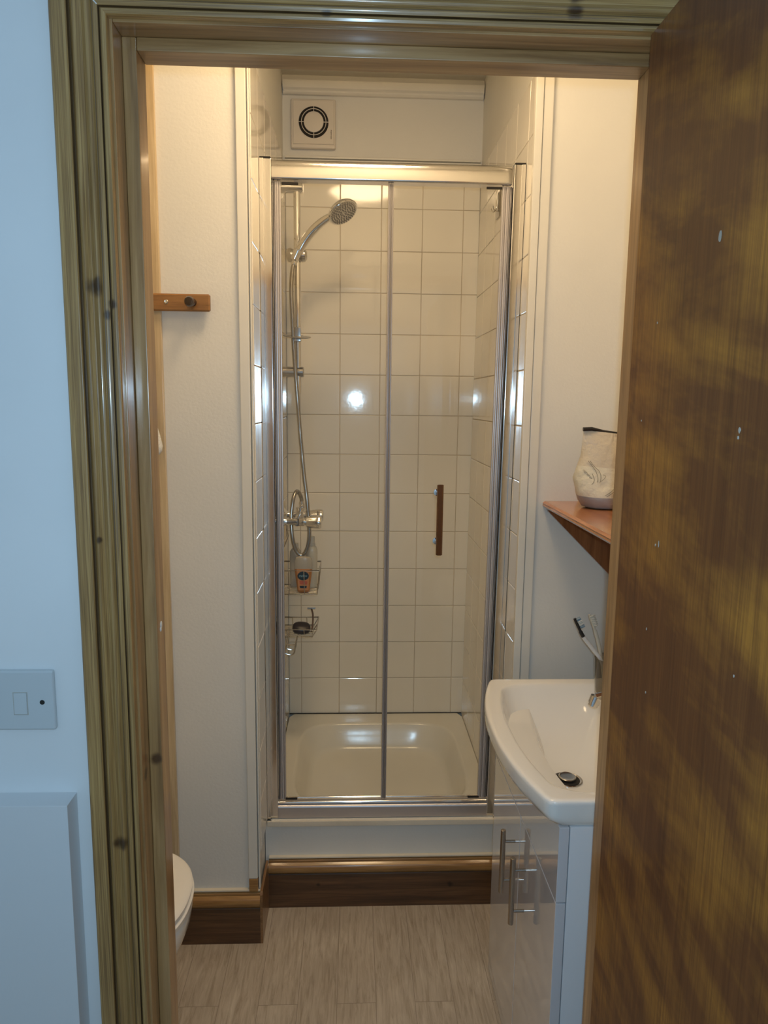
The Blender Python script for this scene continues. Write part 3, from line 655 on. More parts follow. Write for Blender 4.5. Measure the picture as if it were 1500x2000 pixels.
mx = thing('mixer_valve', 'chrome bar shower mixer with two fluted knobs on the left tiled side', 'mixer tap', (-0.19, 2.485, 1.12))
bm = BM(); tube(bm, [(-0.190, 2.405, 1.118), (-0.190, 2.56, 1.122)], 0.0135, 20)
lathe(bm, (-0.185, 2.492, 1.118), (0, 0, 1), [(0, 0.013), (0.022, 0.013), (0.024, 0.0155), (0.038, 0.0155), (0.040, 0.012)], 20)
mb = obj('mixer_body', bm, 'chrome', mx)
for yy in (2.412, 2.556):
    bm = BM(); lathe(bm, (XL+0.001, yy, 1.119), (1, 0, 0), [(0, 0.0), (0, 0.033), (0.003, 0.032), (0.016, 0.015), (0.030, 0.012), (0.064, 0.012)], 28); obj('wall_flange', bm, 'chrome', mx)
    bm = BM(); lathe(bm, (-0.182, yy, 1.119), (1, 0, 0), [(0, 0.0145), (0.014, 0.0150), (0.018, 0.012), (0.022, 0.012)], 20)
    # fluted grip
    rings_ = []
    for (h, r) in ((0.020, 0.013), (0.024, 0.018), (0.040, 0.0205), (0.058, 0.023), (0.068, 0.0235), (0.073, 0.021), (0.075, 0.012)):
        rings_.append([bm.verts.new((-0.182+h, yy+math.cos(2*PI*k/40)*r*(1-0.10*(0.5+0.5*math.cos(2*PI*k/40*5))), 1.119+math.sin(2*PI*k/40)*r*(1-0.10*(0.5+0.5*math.cos(2*PI*k/40*5))))) for k in range(40)])
    for a, b in zip(rings_, rings_[1:]):
        for k in range(40): bm.faces.new((a[k], a[(k+1) % 40], b[(k+1) % 40], b[k]))
    bm.faces.new(rings_[0]); bm.faces.new(rings_[-1])
    obj('control_knob', bm, 'chrome', mx)

# ================================================================== WIRE CADDY and what it holds
cad = thing('wire_caddy', 'two tier chrome wire caddy hung on the left tiled side below the mixer', 'shower caddy', (-0.22, 2.43, 0.665))
WR = 0.0021
bm = BM()
for yy in (2.405, 2.470):
    tube(bm, [(-0.244, yy, 1.095), (-0.243, yy, 1.0), (-0.243, yy, 0.80), (-0.243, yy, 0.700)], 0.0018, 8)
tube(bm, [(-0.236, 2.405, 1.03), (-0.225, 2.405, 1.06), (-0.228, 2.438, 1.10), (-0.225, 2.470, 1.06), (-0.236, 2.470, 1.03)], 0.0018, 8)
obj('hanging_frame', bm, 'wire', cad)
def basket(z0, z1, xr, xb, y0, y1, name):
    bm = BM()
    tube(bm, [(-0.244, y0, z1), (xr, y0, z1), (xr, y1, z1), (-0.244, y1, z1)], WR*1.3, 8, True)
    tube(bm, [(-0.244, y0+0.006, z0), (xb, y0+0.006, z0), (xb, y1-0.006, z0), (-0.244, y1-0.006, z0)], WR*1.1, 8, True)
    n = 7
    for k in range(1, n):
        y = y0+0.006 + (y1-y0-0.012)*k/n; tube(bm, [(-0.244, y, z0), (xb, y, z0)], WR*0.8, 6)
    for f in (0.0, 0.5, 1.0):
        y = y0 + (y1-y0)*f; yb_ = y0+0.006 + (y1-y0-0.012)*f
        tube(bm, [(xr, y, z1), (xb, yb_, z0)], WR*0.9, 6)
    for x in (-0.215, -0.165):
        for y, yb_ in ((y0, y0+0.006), (y1, y1-0.006)): tube(bm, [(x, y, z1), (x+0.002, yb_, z0)], WR*0.7, 6)
    return obj(name, bm, 'wire', cad)
basket(0.880, 0.962, -0.114, -0.122, 2.360, 2.505, 'upper_basket')
basket(0.735, 0.762, -0.122, -0.138, 2.350, 2.495, 'lower_basket')
bm = BM()
for dy in (0.0, 0.05):
    tube(bm, catmull([(-0.232, 2.385+dy, 0.735), (-0.226, 2.383+dy, 0.705), (-0.226, 2.381+dy, 0.690), (-0.234, 2.381+dy, 0.672), (-0.212, 2.381+dy, 0.664), (-0.200, 2.381+dy, 0.672), (-0.196, 2.381+dy, 0.700), (-0.190, 2.381+dy, 0.722)], 5), WR*1.2, 8)
tube(bm, [(-0.226, 2.381, 0.700), (-0.196, 2.381, 0.700)], WR, 6); tube(bm, [(-0.234, 2.381, 0.668), (-0.234, 2.431, 0.668)], WR, 6)
obj('razor_hook', bm, 'wire', cad)

def bottle(name, label, cx, cy, z, sections, mat, cap, seg=28):
    """sections = (h, half width x, half depth y)"""
    t = thing(name, label, 'bottle', (cx, cy, z)); bm = BM(); R_ = []
    for h, a, b in sections:
        R_.append([bm.verts.new((cx+supr(2*PI*k/seg, a, b, 2.8)[0], cy+supr(2*PI*k/seg, a, b, 2.8)[1], z+h)) for k in range(seg)])
    for p, q in zip(R_, R_[1:]):
        for k in range(seg): bm.faces.new((p[k], p[(k+1) % seg], q[(k+1) % seg], q[k]))
    bm.faces.new(R_[0]); bm.faces.new(R_[-1]); obj('bottle_body', bm, mat, t)
    if cap:
        h0, prof, cm = cap; bm = BM(); lathe(bm, (cx, cy, z+h0), (0, 0, 1), prof, 20); obj('cap', bm, cm, t)
    return t
ob = bottle('shower_gel_bottle', 'orange shower gel bottle with a dark round label in the wire caddy', -0.168, 2.388, 0.8835, [(0, 0.018, 0.010), (0.002, 0.0205, 0.012), (0.03, 0.024, 0.0135), (0.072, 0.0295, 0.0155), (0.080, 0.0298, 0.0155)], 'orange', None)
bm = BM(); R_ = []
for h, a, b in ((0.080, 0.0298, 0.0155), (0.092, 0.0300, 0.0155), (0.108, 0.0290, 0.0150), (0.118, 0.0250, 0.013), (0.121, 0.014, 0.010)):
    R_.append([bm.verts.new((-0.168+supr(2*PI*k/28, a, b, 2.8)[0], 2.388+supr(2*PI*k/28, a, b, 2.8)[1], 0.8838+h)) for k in range(28)])
for p, q in zip(R_, R_[1:]):
    for k in range(28): bm.faces.new((p[k], p[(k+1) % 28], q[(k+1) % 28], q[k]))
bm.faces.new(R_[0]); bm.faces.new(R_[-1]); obj('shoulder', bm, 'bottle_grey', ob)
def plate(bm, pts, y, th=0.0006):
    A = [bm.verts.new((x, y, z)) for x, z in pts]; B = [bm.verts.new((x, y+th, z)) for x, z in pts]
    n = len(pts)
    for k in range(n): bm.faces.new((A[k], A[(k+1) % n], B[(k+1) % n], B[k]))
    bm.faces.new(A); bm.faces.new(B)
bm = BM(); plate(bm, [(-0.189, 0.966), (-0.147, 0.966), (-0.151, 0.892), (-0.184, 0.892)], 2.3722, 0.004); lb = obj('front_label', bm, 'orange_label', ob)
bm = BM(); plate(bm, [(-0.168+0.0190*math.cos(2*PI*k/28), 0.9420+0.0150*math.sin(2*PI*k/28)) for k in range(28)], 2.3712, 0.0012); obj('label_roundel', bm, 'label_dark', lb)
bm = BM(); plate(bm, [(-0.181, 0.925), (-0.154, 0.924), (-0.155, 0.912), (-0.179, 0.913)], 2.3714, 0.0009); obj('label_band', bm, 'label_red', lb)
bm = BM(); plate(bm, [(-0.180, 0.908), (-0.156, 0.908), (-0.157, 0.900), (-0.178, 0.900)], 2.3714, 0.0009); obj('label_foot', bm, 'label_dark', lb)
text_mesh('lettering', 'radox', 0.0115, 'label_blue', lb, (-0.168, 2.3708, 0.9420), Matrix.Rotation(PI/2, 3, 'X'))
bottle('shampoo_bottle', 'pale clear shampoo bottle with a white cap behind the orange bottle', -0.1445, 2.462, 0.8825, [(0, 0.0165, 0.016), (0.003, 0.018, 0.018), (0.100, 0.0200, 0.020), (0.128, 0.0200, 0.020), (0.140, 0.0165, 0.0165), (0.146, 0.010, 0.010)], 'bottle_clear',
    (0.1462, [(0, 0.0), (0, 0.0130), (0.010, 0.0130), (0.0105, 0.0115), (0.030, 0.0110), (0.032, 0.009), (0.032, 0)], 'cap'))
bottle('conditioner_bottle', 'short greyish translucent bottle at the back of the wire caddy', -0.200, 2.462, 0.8825, [(0, 0.016, 0.014), (0.003, 0.0185, 0.017), (0.10, 0.0205, 0.018), (0.125, 0.019, 0.017), (0.137, 0.010, 0.010)], 'bottle_grey',
    (0.1375, [(0, 0.0), (0, 0.0105), (0.016, 0.0100), (0.017, 0)], 'cap'))
sp_ = thing('soap_bar', 'dark oval bar of soap lying in the lower wire tray', 'soap', (-0.176, 2.395, 0.7372))
bm = BM(); g = bmesh.ops.create_icosphere(bm, subdivisions=4, radius=1)
for v in bm.verts:
    n = (abs(v.co.x)**2.6+abs(v.co.y)**2.6+abs(v.co.z)**2.6)**(1/2.6); v.co /= n
bmesh.ops.scale(bm, vec=(0.031, 0.023, 0.0150), verts=bm.verts); bmesh.ops.rotate(bm, cent=(0, 0, 0), matrix=Matrix.Rotation(0.62, 3, 'X') @ Matrix.Rotation(0.08, 3, 'Y'), verts=bm.verts)
bmesh.ops.translate(bm, vec=(-0.176, 2.392, 0.7550), verts=bm.verts); obj('soap_body', bm, 'soap', sp_)
rz = thing('razor', 'small brown razor standing beside the dark soap bar', 'razor', (-0.133, 2.43, 0.7372))
bm = BM(); tube(bm, catmull([(-0.143, 2.40, 0.739), (-0.139, 2.42, 0.765), (-0.140, 2.44, 0.790), (-0.146, 2.455, 0.806)], 5), 0.0030, 8); obj('razor_handle', bm, 'razor', rz)
bm = BM(); box(bm, -0.160, -0.132, 2.452, 2.460, 0.803, 0.809, 0.001); obj('razor_blade', bm, 'wire', rz)

# hook on the right tiled side
hk = thing('wall_hook', 'small chrome double hook on a square backing plate high on the right tiled side', 'hook', (0.452, 2.40, 2.13))
bm = BM(); box(bm, 0.4488, 0.4535, 2.365, 2.425, 2.100, 2.185, 0.002); obj('backing_plate', bm, 'clear_plastic', hk)
for dy in (-0.006, 0.006):
    bm = BM(); tube(bm, catmull([(0.446, 2.395+dy, 2.178), (0.4445, 2.395+dy, 2.15), (0.4440, 2.395+dy, 2.130), (0.440, 2.395+dy*1.5, 2.121), (0.434, 2.395+dy*2.2, 2.124), (0.431, 2.395+dy*2.6, 2.133)], 5), 0.0016, 8); obj('hook_wire', bm, 'wire', hk)

# ================================================================== PEG RAIL on the left pier
pg = thing('peg_rail', 'varnished wooden peg rail with a dark knob on the left wall', 'peg rail', (-0.46, YP-0.012, 1.755))
bm = BM(); box(bm, -0.640, -0.3555, YP-0.026, YP-0.0125, 1.7345, 1.7760, 0.0035, 1)
rb = obj('rail_board', bm, 'rail_wood', pg, angle=20)
bm = BM(); box(bm, -0.63, -0.49, YP-0.0126, YP-0.0118, 1.74, 1.77); 
obj('wall_spacer', bm, 'rail_wood', pg)
for x in (-0.397, -0.560):
    bm = BM(); lathe(bm, (x, YP-0.026, 1.7555), (-0.08, -1, -0.05), [(0, 0.0095), (0.004, 0.0080), (0.012, 0.0070), (0.018, 0.0085), (0.022, 0.0120), (0.030, 0.0125), (0.035, 0.0100), (0.037, 0)], 24); obj('peg', bm, 'brown_knob', pg)
for x in (-0.4615, -0.500):
    bm = BM(); lathe(bm, (x, YP-0.0258, 1.7562), (0, -1, 0), [(0, 0.0052), (0.0012, 0.0050), (0.0020, 0.0036), (0.0008, 0)], 16); obj('screw', bm, 'screw', pg)

# white cloth hanging from the peg that the door frame hides
tw = thing('towel', 'white towel hanging under the peg rail, only its edge showing past the door frame', 'towel', (-0.555, YP-0.045, 1.38))
bm = BM(); R_ = []
for (z, xl, xr, d) in ((1.745, -0.566, -0.556, 0.006), (1.70, -0.585, -0.535, 0.012), (1.60, -0.610, -0.508, 0.016), (1.50, -0.625, -0.496, 0.019), (1.455, -0.628, -0.489, 0.020), (1.430, -0.630, -0.482, 0.021), (1.405, -0.630, -0.4765, 0.021), (1.392, -0.628, -0.4785, 0.018), (1.378, -0.620, -0.490, 0.012)):
    rr = []
    for k in range(40):
        th = 2*PI*k/40; x = (xl+xr)/2+(xr-xl)/2*math.cos(th)
        fold = 0.0045*math.sin(5*th+z*9)*(1.75-z)*2
        rr.append(bm.verts.new((x, YP-0.046+d*math.sin(th)+min(fold, 0.006), z)))
    R_.append(rr)
for p, q in zip(R_, R_[1:]):
    for k in range(40): bm.faces.new((p[k], p[(k+1) % 40], q[(k+1) % 40], q[k]))
bm.faces.new(R_[0]); bm.faces.new(R_[-1]); obj('towel_cloth', bm, 'towel_cloth', tw, angle=70)

# ================================================================== TOILET (only its front end shows)
wc = thing('toilet', 'white toilet with its lid down at the left behind the door frame', 'toilet', (-0.66, 1.495, 0))
TX, TY = -0.550, 1.495
def oval(th, front, half, n=2.3, back=-0.27):
    c, s = math.cos(th), math.sin(th)
    if c >= 0: x, y = supr(th, front, half, n)
    else: x, y = supr(th, -back, half, 3.4)
    return x, y
def ovalmesh(levels, seg=72):
    bm = BM(); R_ = []
    for (z, f, h, n, bk) in levels:
        R_.append([bm.verts.new((TX+oval(2*PI*k/seg, f, h, n, bk)[0], TY+oval(2*PI*k/seg, f, h, n, bk)[1], z)) for k in range(seg)])
    for p, q in zip(R_, R_[1:]):
        for k in range(seg): bm.faces.new((p[k], p[(k+1) % seg], q[(k+1) % seg], q[k]))
    bm.faces.new(R_[0]); bm.faces.new(R_[-1]); return bm
obj('toilet_bowl', ovalmesh([(0, 0.08, 0.105, 2.4, -0.22), (0.03, 0.075, 0.10, 2.4, -0.22), (0.14, 0.09, 0.105, 2.4, -0.21), (0.22, 0.125, 0.13, 2.3, -0.21), (0.30, 0.165, 0.160, 2.3, -0.22), (0.345, 0.182, 0.176, 2.3, -0.23), (0.372, 0.186, 0.180, 2.3, -0.23), (0.385, 0.183, 0.177, 2.3, -0.23), (0.388, 0.178, 0.173, 2.3, -0.23)]), 'ceramic', wc, angle=50)
obj('toilet_seat', ovalmesh([(0.389, 0.184, 0.180, 2.3, -0.21), (0.392, 0.189, 0.184, 2.3, -0.21), (0.403, 0.190, 0.185, 2.3, -0.21), (0.4065, 0.186, 0.181, 2.3, -0.21)]), 'seat_plastic', wc, angle=50)
obj('toilet_lid', ovalmesh([(0.4075, 0.180, 0.176, 2.3, -0.215), (0.410, 0.186, 0.182, 2.3, -0.215), (0.419, 0.187, 0.183, 2.3, -0.215), (0.4235, 0.182, 0.178, 2.3, -0.215), (0.4255, 0.168, 0.165, 2.3, -0.20), (0.4265, 0.12, 0.12, 2.3, -0.15)]), 'seat_plastic', wc, angle=50)
bm = BM(); box(bm, -0.998, -0.785, 1.31, 1.68, 0.38, 0.76, 0.02, 4); ct = obj('cistern', bm, 'ceramic', wc)
bm = BM(); box(bm, -0.998, -0.775, 1.30, 1.69, 0.761, 0.79, 0.008, 3); obj('cistern_lid', bm, 'ceramic', ct)
bm = BM(); box(bm, -0.95, -0.70, 1.42, 1.57, 0.0, 0.379, 0.02, 3); obj('toilet_foot', bm, 'ceramic', wc)

# ================================================================== VANITY UNIT
CX0, CY0, CY1 = 0.372, 1.187, 1.752
van = thing('vanity_unit', 'white gloss two door vanity cabinet under the washbasin', 'cabinet', (0.56, 1.47, 0))
bm = BM(); box(bm, 0.392, 0.757, CY0, CY0+0.016, 0.0, 0.768, 0.0008); obj('side_panel', bm, 'board_white', van)
bm = BM(); box(bm, 0.392, 0.757, CY1-0.016, CY1, 0.0, 0.768, 0.0008); obj('side_panel', bm, 'board_white', van)
bm = BM(); box(bm, 0.392, 0.757, CY0+0.0162, CY1-0.0162, 0.085, 0.101); obj('base_panel', bm, 'board_white', van)
bm = BM(); box(bm, 0.748, 0.757, CY0+0.0162, CY1-0.0162, 0.102, 0.600); obj('back_panel', bm, 'board_white', van)
bm = BM(); box(bm, CX0, 0.3905, CY0, CY1, 0.620, 0.768, 0.0012); obj('fascia_panel', bm, 'gloss_white', van)
for (a, b, hy) in ((CY0, 1.4655, 1.405), (1.4680, CY1, 1.508)):
    bm = BM(); box(bm, CX0, 0.3905, a, b, 0.004, 0.6175, 0.0012); d = obj('door', bm, 'gloss_white', van)
    bm = BM(); lathe(bm, (0.3440, hy, 0.406), (0, 0, 1), [(0, 0.0045), (0.001, 0.0060), (0.155, 0.0060), (0.156, 0.0045)], 24)
    for z in (0.437, 0.533): lathe(bm, (0.3440, hy, z), (1, 0, 0), [(0, 0.0035), (0.0285, 0.0035)], 16)
    obj('handle', bm, 'handle_steel', d)

# ================================================================== WASHBASIN
bas = thing('washbasin', 'white ceramic washbasin with a bowed front on the vanity unit', 'washbasin', (0.53, 1.475, 0.77))
YM, HW = 1.476, 0.291
def front_x(y): 
    t = (y-YM)/HW; return 0.302 + 0.050*abs(t)**2.2
def outline(inset, n=160, back=0.757, infront=None, cr=0.014):
    """closed plan outline of the basin shrunk by inset, evenly sampled by angle around the centre"""
    if infront is None: infront = inset
    y0, y1 = YM-HW+inset, YM+HW-inset
    P = []
    K = 40
    for k in range(K+1):
        y = y0 + cr + (y1-y0-2*cr)*k/K; P.append((front_x(y)+infront, y))
    xf = front_x(y1-cr)+infront
    for k in range(1, 9): a = PI/2*k/8; P.append((xf+cr*1.4-cr*1.4*math.cos(a), y1-cr+cr*math.sin(a)))
    P.append((back-inset, y1)); P.append((back-inset, y0))
    xf = front_x(y0+cr)+infront
    for k in range(8, 0, -1): a = PI/2*k/8; P.append((xf+cr*1.4-cr*1.4*math.cos(a), y0+cr-cr*math.sin(a)))
    return P
BCX, BCY = 0.485, 1.476
def polar(P, n=160):
    out = []
    for k in range(n):
        th = 2*PI*k/n; dx, dy = math.cos(th), math.sin(th); best = None
        for (x1_, y1_), (x2_, y2_) in zip(P, P[1:]+P[:1]):
            ex, ey = x2_-x1_, y2_-y1_; den = dx*ey-dy*ex
            if abs(den) < 1e-12: continue
            ax, ay = x1_-BCX, y1_-BCY
            t = (ax*ey-ay*ex)/den; s = (ax*dy-ay*dx)/den
            if t > 0 and -1e-6 <= s <= 1+1e-6 and (best is None or t > best): best = t
        out.append((BCX+dx*best, BCY+dy*best))
    return out
outer = {}
def inner_outline(ins, back):
    return polar(outline(ins, back=back+ins, infront=ins+0.006, cr=0.05))
rim_in = inner_outline(0.036, 0.640)
bm = BM(); N_ = 160
def rg(pts, z): return [bm.verts.new((p[0], p[1], z if not callable(z) else z(p))) for p in pts]
def mixr(a, b, t): return [(a[k][0]+(b[k][0]-a[k][0])*t, a[k][1]+(b[k][1]-a[k][1])*t) for k in range(N_)]
drain = [(0.475+0.031*math.cos(2*PI*k/N_), 1.476+0.031*math.sin(2*PI*k/N_)) for k in range(N_)]
R_ = [rg(drain, 0.6985)]
def bowl_ring(t):
    out = []
    for k in range(N_):
        th = 2*PI*k/N_; ex, ey = supr(th, 0.150, 0.235, 2.2); w_ = min(1.0, max(0.0, (t-0.35)/0.65))**1.6
        px_, py_ = 0.475+ex, 1.476+ey
        qx, qy = px_+(rim_in[k][0]-px_)*w_, py_+(rim_in[k][1]-py_)*w_
        out.append((drain[k][0]+(qx-drain[k][0])*t, drain[k][1]+(qy-drain[k][1])*t))
    return out
for t, z in ((0.12, 0.6995), (0.3, 0.705), (0.45, 0.7125), (0.58, 0.722), (0.70, 0.737), (0.79, 0.753), (0.86, 0.769), (0.91, 0.784), (0.95, 0.797), (0.98, 0.8095), (1.0, 0.8165)):
    R_.append(rg(bowl_ring(t), z))
def ledge(p): return 0.8205 + (0.006*max(0, min(1, (p[0]-0.62)/0.05)))
R_.append(rg(mixr(rim_in, polar(outline(0.0)), 0.15), lambda p: ledge(p)-0.0012))
R_.append(rg(polar(outline(0.012, back=0.757)), ledge)); R_.append(rg(polar(outline(0.006, back=0.757)), lambda p: ledge(p)-0.0006))
for ins, z in ((0.0025, 0.8183), (0.0008, 0.8155), (0.0, 0.811), (0.0, 0.792)):
    R_.append(rg(polar(outline(ins, back=0.757)), z))
R_.append(rg(polar(outline(0.001, infront=0.004, back=0.757)), 0.781))
R_.append(rg(polar(outline(0.004, infront=0.018, back=0.757)), 0.7715))
R_.append(rg(polar(outline(0.008, infront=0.040, back=0.757)), 0.7692))
R_.append(rg(polar(outline(0.030, infront=0.110, back=0.757)), 0.7692))
R_.append(rg(polar(outline(0.045, infront=0.125, back=0.72)), 0.745))
R_.append(rg(mixr(drain, polar(outline(0.06, infront=0.125, back=0.70)), 0.5), 0.700))
R_.append(rg([(0.475+(p[0]-0.475)*1.3, 1.476+(p[1]-1.476)*1.3) for p in drain], 0.684))
for a, b in zip(R_, R_[1:]):
    for k in range(N_): bm.faces.new((a[k], a[(k+1) % N_], b[(k+1) % N_], b[k]))
bm.faces.new(R_[0]); bm.faces.new(R_[-1])
obj('basin_body', bm, 'ceramic', bas, angle=60)
bm = BM(); lathe(bm, (0.475, 1.476, 0.6990), (0, 0, 1), [(0, 0.0), (0, 0.0325), (0.002, 0.0325), (0.003, 0.030), (0.0018, 0.0268), (0.0008, 0.0260), (0.0008, 0.0)], 36); ws = obj('waste', bm, ['chrome_dull'], bas)
bm = BM(); lathe(bm, (0.475, 1.476, 0.7000), (0, 0, 1), [(0, 0.0), (0, 0.0262), (0.0012, 0.0262), (0.0012, 0)], 36); obj('waste_gap', bm, 'dark_gap', ws)
bm = BM(); lathe(bm, (0.474, 1.4765, 0.6975), (0.0, -0.05, 1), [(0, 0.010), (0.008, 0.010), (0.0085, 0.0185), (0.0105, 0.0190), (0.0115, 0.017), (0.0105, 0.014), (0.010, 0.004), (0.0115, 0)], 36); obj('plug', bm, 'chrome_dull', ws)
# tap
bm = BM(); lathe(bm, (0.668, 1.476, 0.8268), (0, 0, 1), [(0, 0.026), (0.004, 0.026), (0.006, 0.021), (0.075, 0.019), (0.090, 0.019), (0.094, 0.014)], 28); tp = obj('tap', bm, 'chrome', bas)
bm = BM(); tube(bm, catmull([(0.660, 1.476, 0.882), (0.62, 1.476, 0.892), (0.56, 1.476, 0.894), (0.528, 1.476, 0.888)], 6), 0.0115, 16)
lathe(bm, (0.529, 1.476, 0.893), (-0.35, 0, -1), [(0, 0.0125), (0.016, 0.0125), (0.0165, 0.0105), (0.022, 0.0105), (0.022, 0.0)], 20); obj('spout', bm, 'chrome', tp)
bm = BM(); tube(bm, [(0.668, 1.476, 0.921), (0.652, 1.476, 0.940), (0.61, 1.476, 0.955)], 0.006, 12); obj('tap_lever', bm, 'chrome', tp)

# tumbler with the two toothbrushes
GX, GY, GZ = 0.6175, 1.655, 0.8215
tum = thing('tumbler', 'clear tumbler standing on the rear ledge of the washbasin', 'tumbler', (GX, GY, GZ))
bm = BM(); lathe(bm, (GX, GY, GZ), (0, 0, 1), [(0, 0.0), (0, 0.027), (0.004, 0.029), (0.094, 0.0345), (0.095, 0.0340), (0.094, 0.0325), (0.008, 0.0265), (0.006, 0)], 36); obj('tumbler_body', bm, 'clear_plastic', tum)
def along(P, f0, f1, n=8):
    L = catmull(P, 12); a, b = int(f0*(len(L)-1)), int(f1*(len(L)-1)); return L[a:b+1]
tb = thing('toothbrush', 'black and white toothbrush leaning left in the tumbler', 'toothbrush', (0.62, 1.65, 0.83), 'toothbrushes in the tumbler')
P = [(0.628, 1.650, 0.8300), (0.600, 1.650, 0.905), (0.576, 1.650, 0.938), (0.552, 1.650, 0.968), (0.537, 1.650, 0.995), (0.5275, 1.650, 1.015)]
bm = BM(); tube(bm, along(P, 0, 0.62), lambda i, n: 0.0048, 12); obj('grip', bm, 'brush_white', tb)
bm = BM(); tube(bm, along(P, 0.61, 1.0), lambda i, n: 0.0036 if i > 6 else 0.0046, 12); obj('brush_neck', bm, 'black', tb)
def bristles(base, d, nd, rows, cols, mats, parent, L=0.011):
    bm = BM(); d = Vector(d).normalized(); nd = Vector(nd).normalized(); sd_ = d.cross(nd)
    for r in range(rows):
        for c in range(cols):
            p = Vector(base) + d*(0.0034*r) + sd_*(0.0030*(c-(cols-1)/2))
            lathe(bm, p, nd + d*random.uniform(-.15, .15) + sd_*random.uniform(-.1, .1), [(0, 0.0013), (L, 0.0015)], 6, 0 if (r < 2 or r > rows-3) else 1)
    return obj('bristles', bm, mats, parent)
dd = Vector((0.0275, 0, -0.047)).normalized()
bristles((0.5310, 1.650, 1.0125), dd, (0.86, -0.05, 0.5), 8, 3, ['bristle_blue', 'bristle_white'], tb)
t2 = thing('toothbrush', 'translucent pale toothbrush on the right in the tumbler', 'toothbrush', (0.625, 1.665, 0.83), 'toothbrushes in the tumbler')
P2 = [(0.616, 1.662, 0.8300), (0.606, 1.672, 0.905), (0.598, 1.678, 0.945), (0.589, 1.680, 0.975), (0.577, 1.680, 1.005), (0.573, 1.680, 1.016)]
bm = BM(); tube(bm, catmull(P2, 8), lambda i, n: 0.0045 if i < n*0.6 else 0.0032, 12); obj('grip', bm, 'brush_clear', t2)
bristles((0.5755, 1.678, 1.0125), (0.018, 0, -0.045), (0.6, -0.6, 0.3), 8, 3, ['bristle_white', 'bristle_white'], t2, 0.010)

# ================================================================== SHELF and bag
SZ = 1.267
sh = thing('wall_shelf', 'varnished wooden shelf on a triangular bracket on the right wall', 'shelf', (0.76, 1.55, SZ))
bm = BM(); prism(bm, [(0.500, SZ-0.015), (0.497, SZ-0.011), (0.499, SZ-0.007), (0.497, SZ-0.005), (0.503, SZ), (0.759, SZ), (0.759, SZ-0.017), (0.502, SZ-0.017)], 1, 1.25, YP-0.001); obj('shelf_board', bm, 'shelf_wood', sh, angle=20)
for yy in (YP-0.020, 1.32):
    bm = BM(); prism(bm, [(0.506, SZ-0.0175), (0.759, SZ-0.0175), (0.759, SZ-0.265), (0.745, SZ-0.258), (0.510, SZ-0.026)], 1, yy, yy+0.018); obj('bracket', bm, 'bracket_wood', sh)
bag = thing('wash_bag', 'cream zipped wash bag with a black top edge standing on the shelf', 'bag', (0.62, 1.76, SZ))
bm = BM(); R_ = []; seg = 48; BX, BY = 0.628, 1.757
lv = [(0.0005, 0.050, 0.036, 2.2, 0.0), (0.004, 0.060, 0.044, 2.4, 0), (0.018, 0.072, 0.054, 2.6, 0), (0.032, 0.078, 0.058, 2.6, -0.001), (0.050, 0.080, 0.054, 2.5, -0.002), (0.075, 0.082, 0.046, 2.4, -0.003), (0.105, 0.079, 0.037, 2.3, 0.0), (0.130, 0.076, 0.029, 2.2, 0.002), (0.155, 0.074, 0.020, 2.0, 0.003), (0.178, 0.073, 0.011, 2.0, 0.004), (0.192, 0.073, 0.006, 2.0, 0.004)]
for i, (h, a, b, n, dx) in enumerate(lv):
    rr = []
    for k in range(seg):
        th = 2*PI*k/seg; x, y = supr(th, a, b, n)
        wob = 0.0022*math.sin(3*th+h*55)+0.0015*math.sin(7*th-h*90)
        zz = h - (0.016*(x/a+1)/2*(h/0.192) if h > 0.02 else 0) 
        rr.append(bm.verts.new((BX+dx+x+wob*(0.5 if i in (0, len(lv)-1) else 1)*math.cos(th), BY+y+wob*math.sin(th)*(h > 0.001), SZ+zz)))
    R_.append(rr)
for i, (p, q) in enumerate(zip(R_, R_[1:])):
    for k in range(seg):
        f = bm.faces.new((p[k], p[(k+1) % seg], q[(k+1) % seg], q[k])); f.material_index = 2 if i < 3 else (1 if i >= 6 else 0)
f = bm.faces.new(R_[0]); f.material_index = 2; bm.faces.new(R_[-1])
obj('bag_body', bm, ['bag_cloth', 'bag_net', 'bag_base'], bag, angle=60)
bm = BM(); tube(bm, [(BX-0.0710, BY-0.002, SZ+0.1930), (BX-0.050, BY-0.003, SZ+0.1940), (BX-0.020, BY-0.002, SZ+0.1885), (BX+0.02, BY, SZ+0.1835), (BX+0.078, BY, SZ+0.1795)], lambda i, n: 0.0050 if i < 2 else 0.0032, 10); obj('zip_edge', bm, 'black', bag)
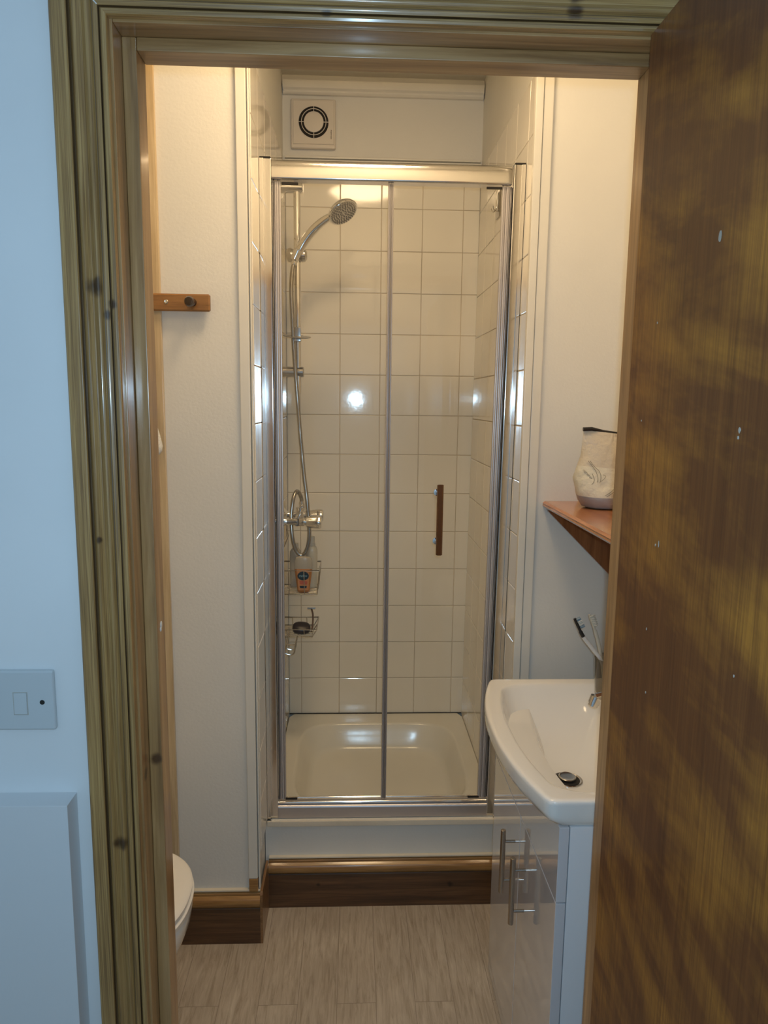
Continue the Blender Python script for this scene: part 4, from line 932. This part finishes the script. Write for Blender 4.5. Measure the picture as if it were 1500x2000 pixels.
# faint printed lines and script on the cloth
def front_y(x, z):
    h = z-SZ; lo = [q for q in lv if q[0] <= h][-1]; hi = [q for q in lv if q[0] >= h][0]
    t = (h-lo[0])/(hi[0]-lo[0]+1e-9); a = lo[1]+(hi[1]-lo[1])*t; b = lo[2]+(hi[2]-lo[2])*t; n = 2.4
    u = min(abs((x-BX)/a), 0.985); return BY - b*(1-u**n)**(1/n) - 0.0022
def on_bag(pts): return [(x, front_y(x, z), z) for x, z in pts]
bm = BM()
for pts in ([(0.570, SZ+0.118), (0.580, SZ+0.104), (0.590, SZ+0.094), (0.593, SZ+0.080), (0.590, SZ+0.066)],
            [(0.566, SZ+0.118), (0.576, SZ+0.104), (0.583, SZ+0.092), (0.586, SZ+0.078), (0.584, SZ+0.068)],
            [(0.5535, SZ+0.046), (0.558, SZ+0.053), (0.566, SZ+0.059), (0.574, SZ+0.064), (0.578, SZ+0.074), (0.574, SZ+0.088)],
            [(0.592, SZ+0.070), (0.600, SZ+0.076), (0.604, SZ+0.083), (0.598, SZ+0.086)],
            [(0.600, SZ+0.036), (0.615, SZ+0.046), (0.628, SZ+0.058)], [(0.604, SZ+0.034), (0.618, SZ+0.043), (0.632, SZ+0.055)]):
    tube(bm, [(a, front_y(a, c), c) for a, _, c in catmull([(x, 0, z) for x, z in pts], 5)], 0.0006, 5)
obj('printed_lines', bm, 'print_grey', bag)
bm = BM(); 
sx, sz = 0.5565, SZ+0.094
for k in range(7):
    x, z = sx+0.0026*k, sz-0.0030*k; s = 0.0022 if k in (1, 2, 4) else 0.0015
    lp = [(x+s*math.cos(a*PI/4)*0.9, z+s*1.2*math.sin(a*PI/4)) for a in range(7 if k % 2 else 5)]
    tube(bm, [(a, front_y(a, b), b) for a, b in lp], 0.0005, 5)
obj('script_print', bm, 'print_grey', bag)

# ================================================================== HALL WALL FITTINGS
swp = thing('switch_plate', 'single white switch plate on the pale blue hall wall beside the architrave', 'switch', (-0.468, 1.0, 1.097))
bm = BM(); box(bm, -0.516, -0.4215, 0.991, 1.0, 1.0525, 1.1410, 0.0035, 3); obj('face_plate', bm, 'switch_plastic', swp)
bm = BM(); box(bm, -0.4775, -0.4595, 0.9892, 0.9915, 1.077, 1.1085, 0.001); obj('rocker', bm, 'switch_plastic', swp)
bm = BM()
for a in ((-0.4785, -0.4778), (-0.4592, -0.4585)): box(bm, a[0], a[1], 0.9906, 0.9915, 1.0765, 1.109)
for a in ((1.0760, 1.0766), (1.1088, 1.1094)): box(bm, -0.4785, -0.4585, 0.9906, 0.9915, a[0], a[1])
obj('rocker_gap', bm, 'bottle_grey', swp)
for x in (-0.4385, -0.5015):
    bm = BM(); lathe(bm, (x, 0.9912, 1.0945), (0, -1, 0), [(0, 0.0), (0, 0.0036), (0.0006, 0.0034), (0.0002, 0.0)], 16); obj('screw', bm, 'dark_gap', swp)
hb = thing('wall_box', 'plain white box panel standing proud of the hall wall below the switch plate', 'wall panel', (-0.62, 1.0, 0.40))
bm = BM(); box(bm, -0.86, -0.4005, 0.963, 1.0, 0.12, 0.953, 0.0012); obj('box_panel', bm, 'box_paint', hb)
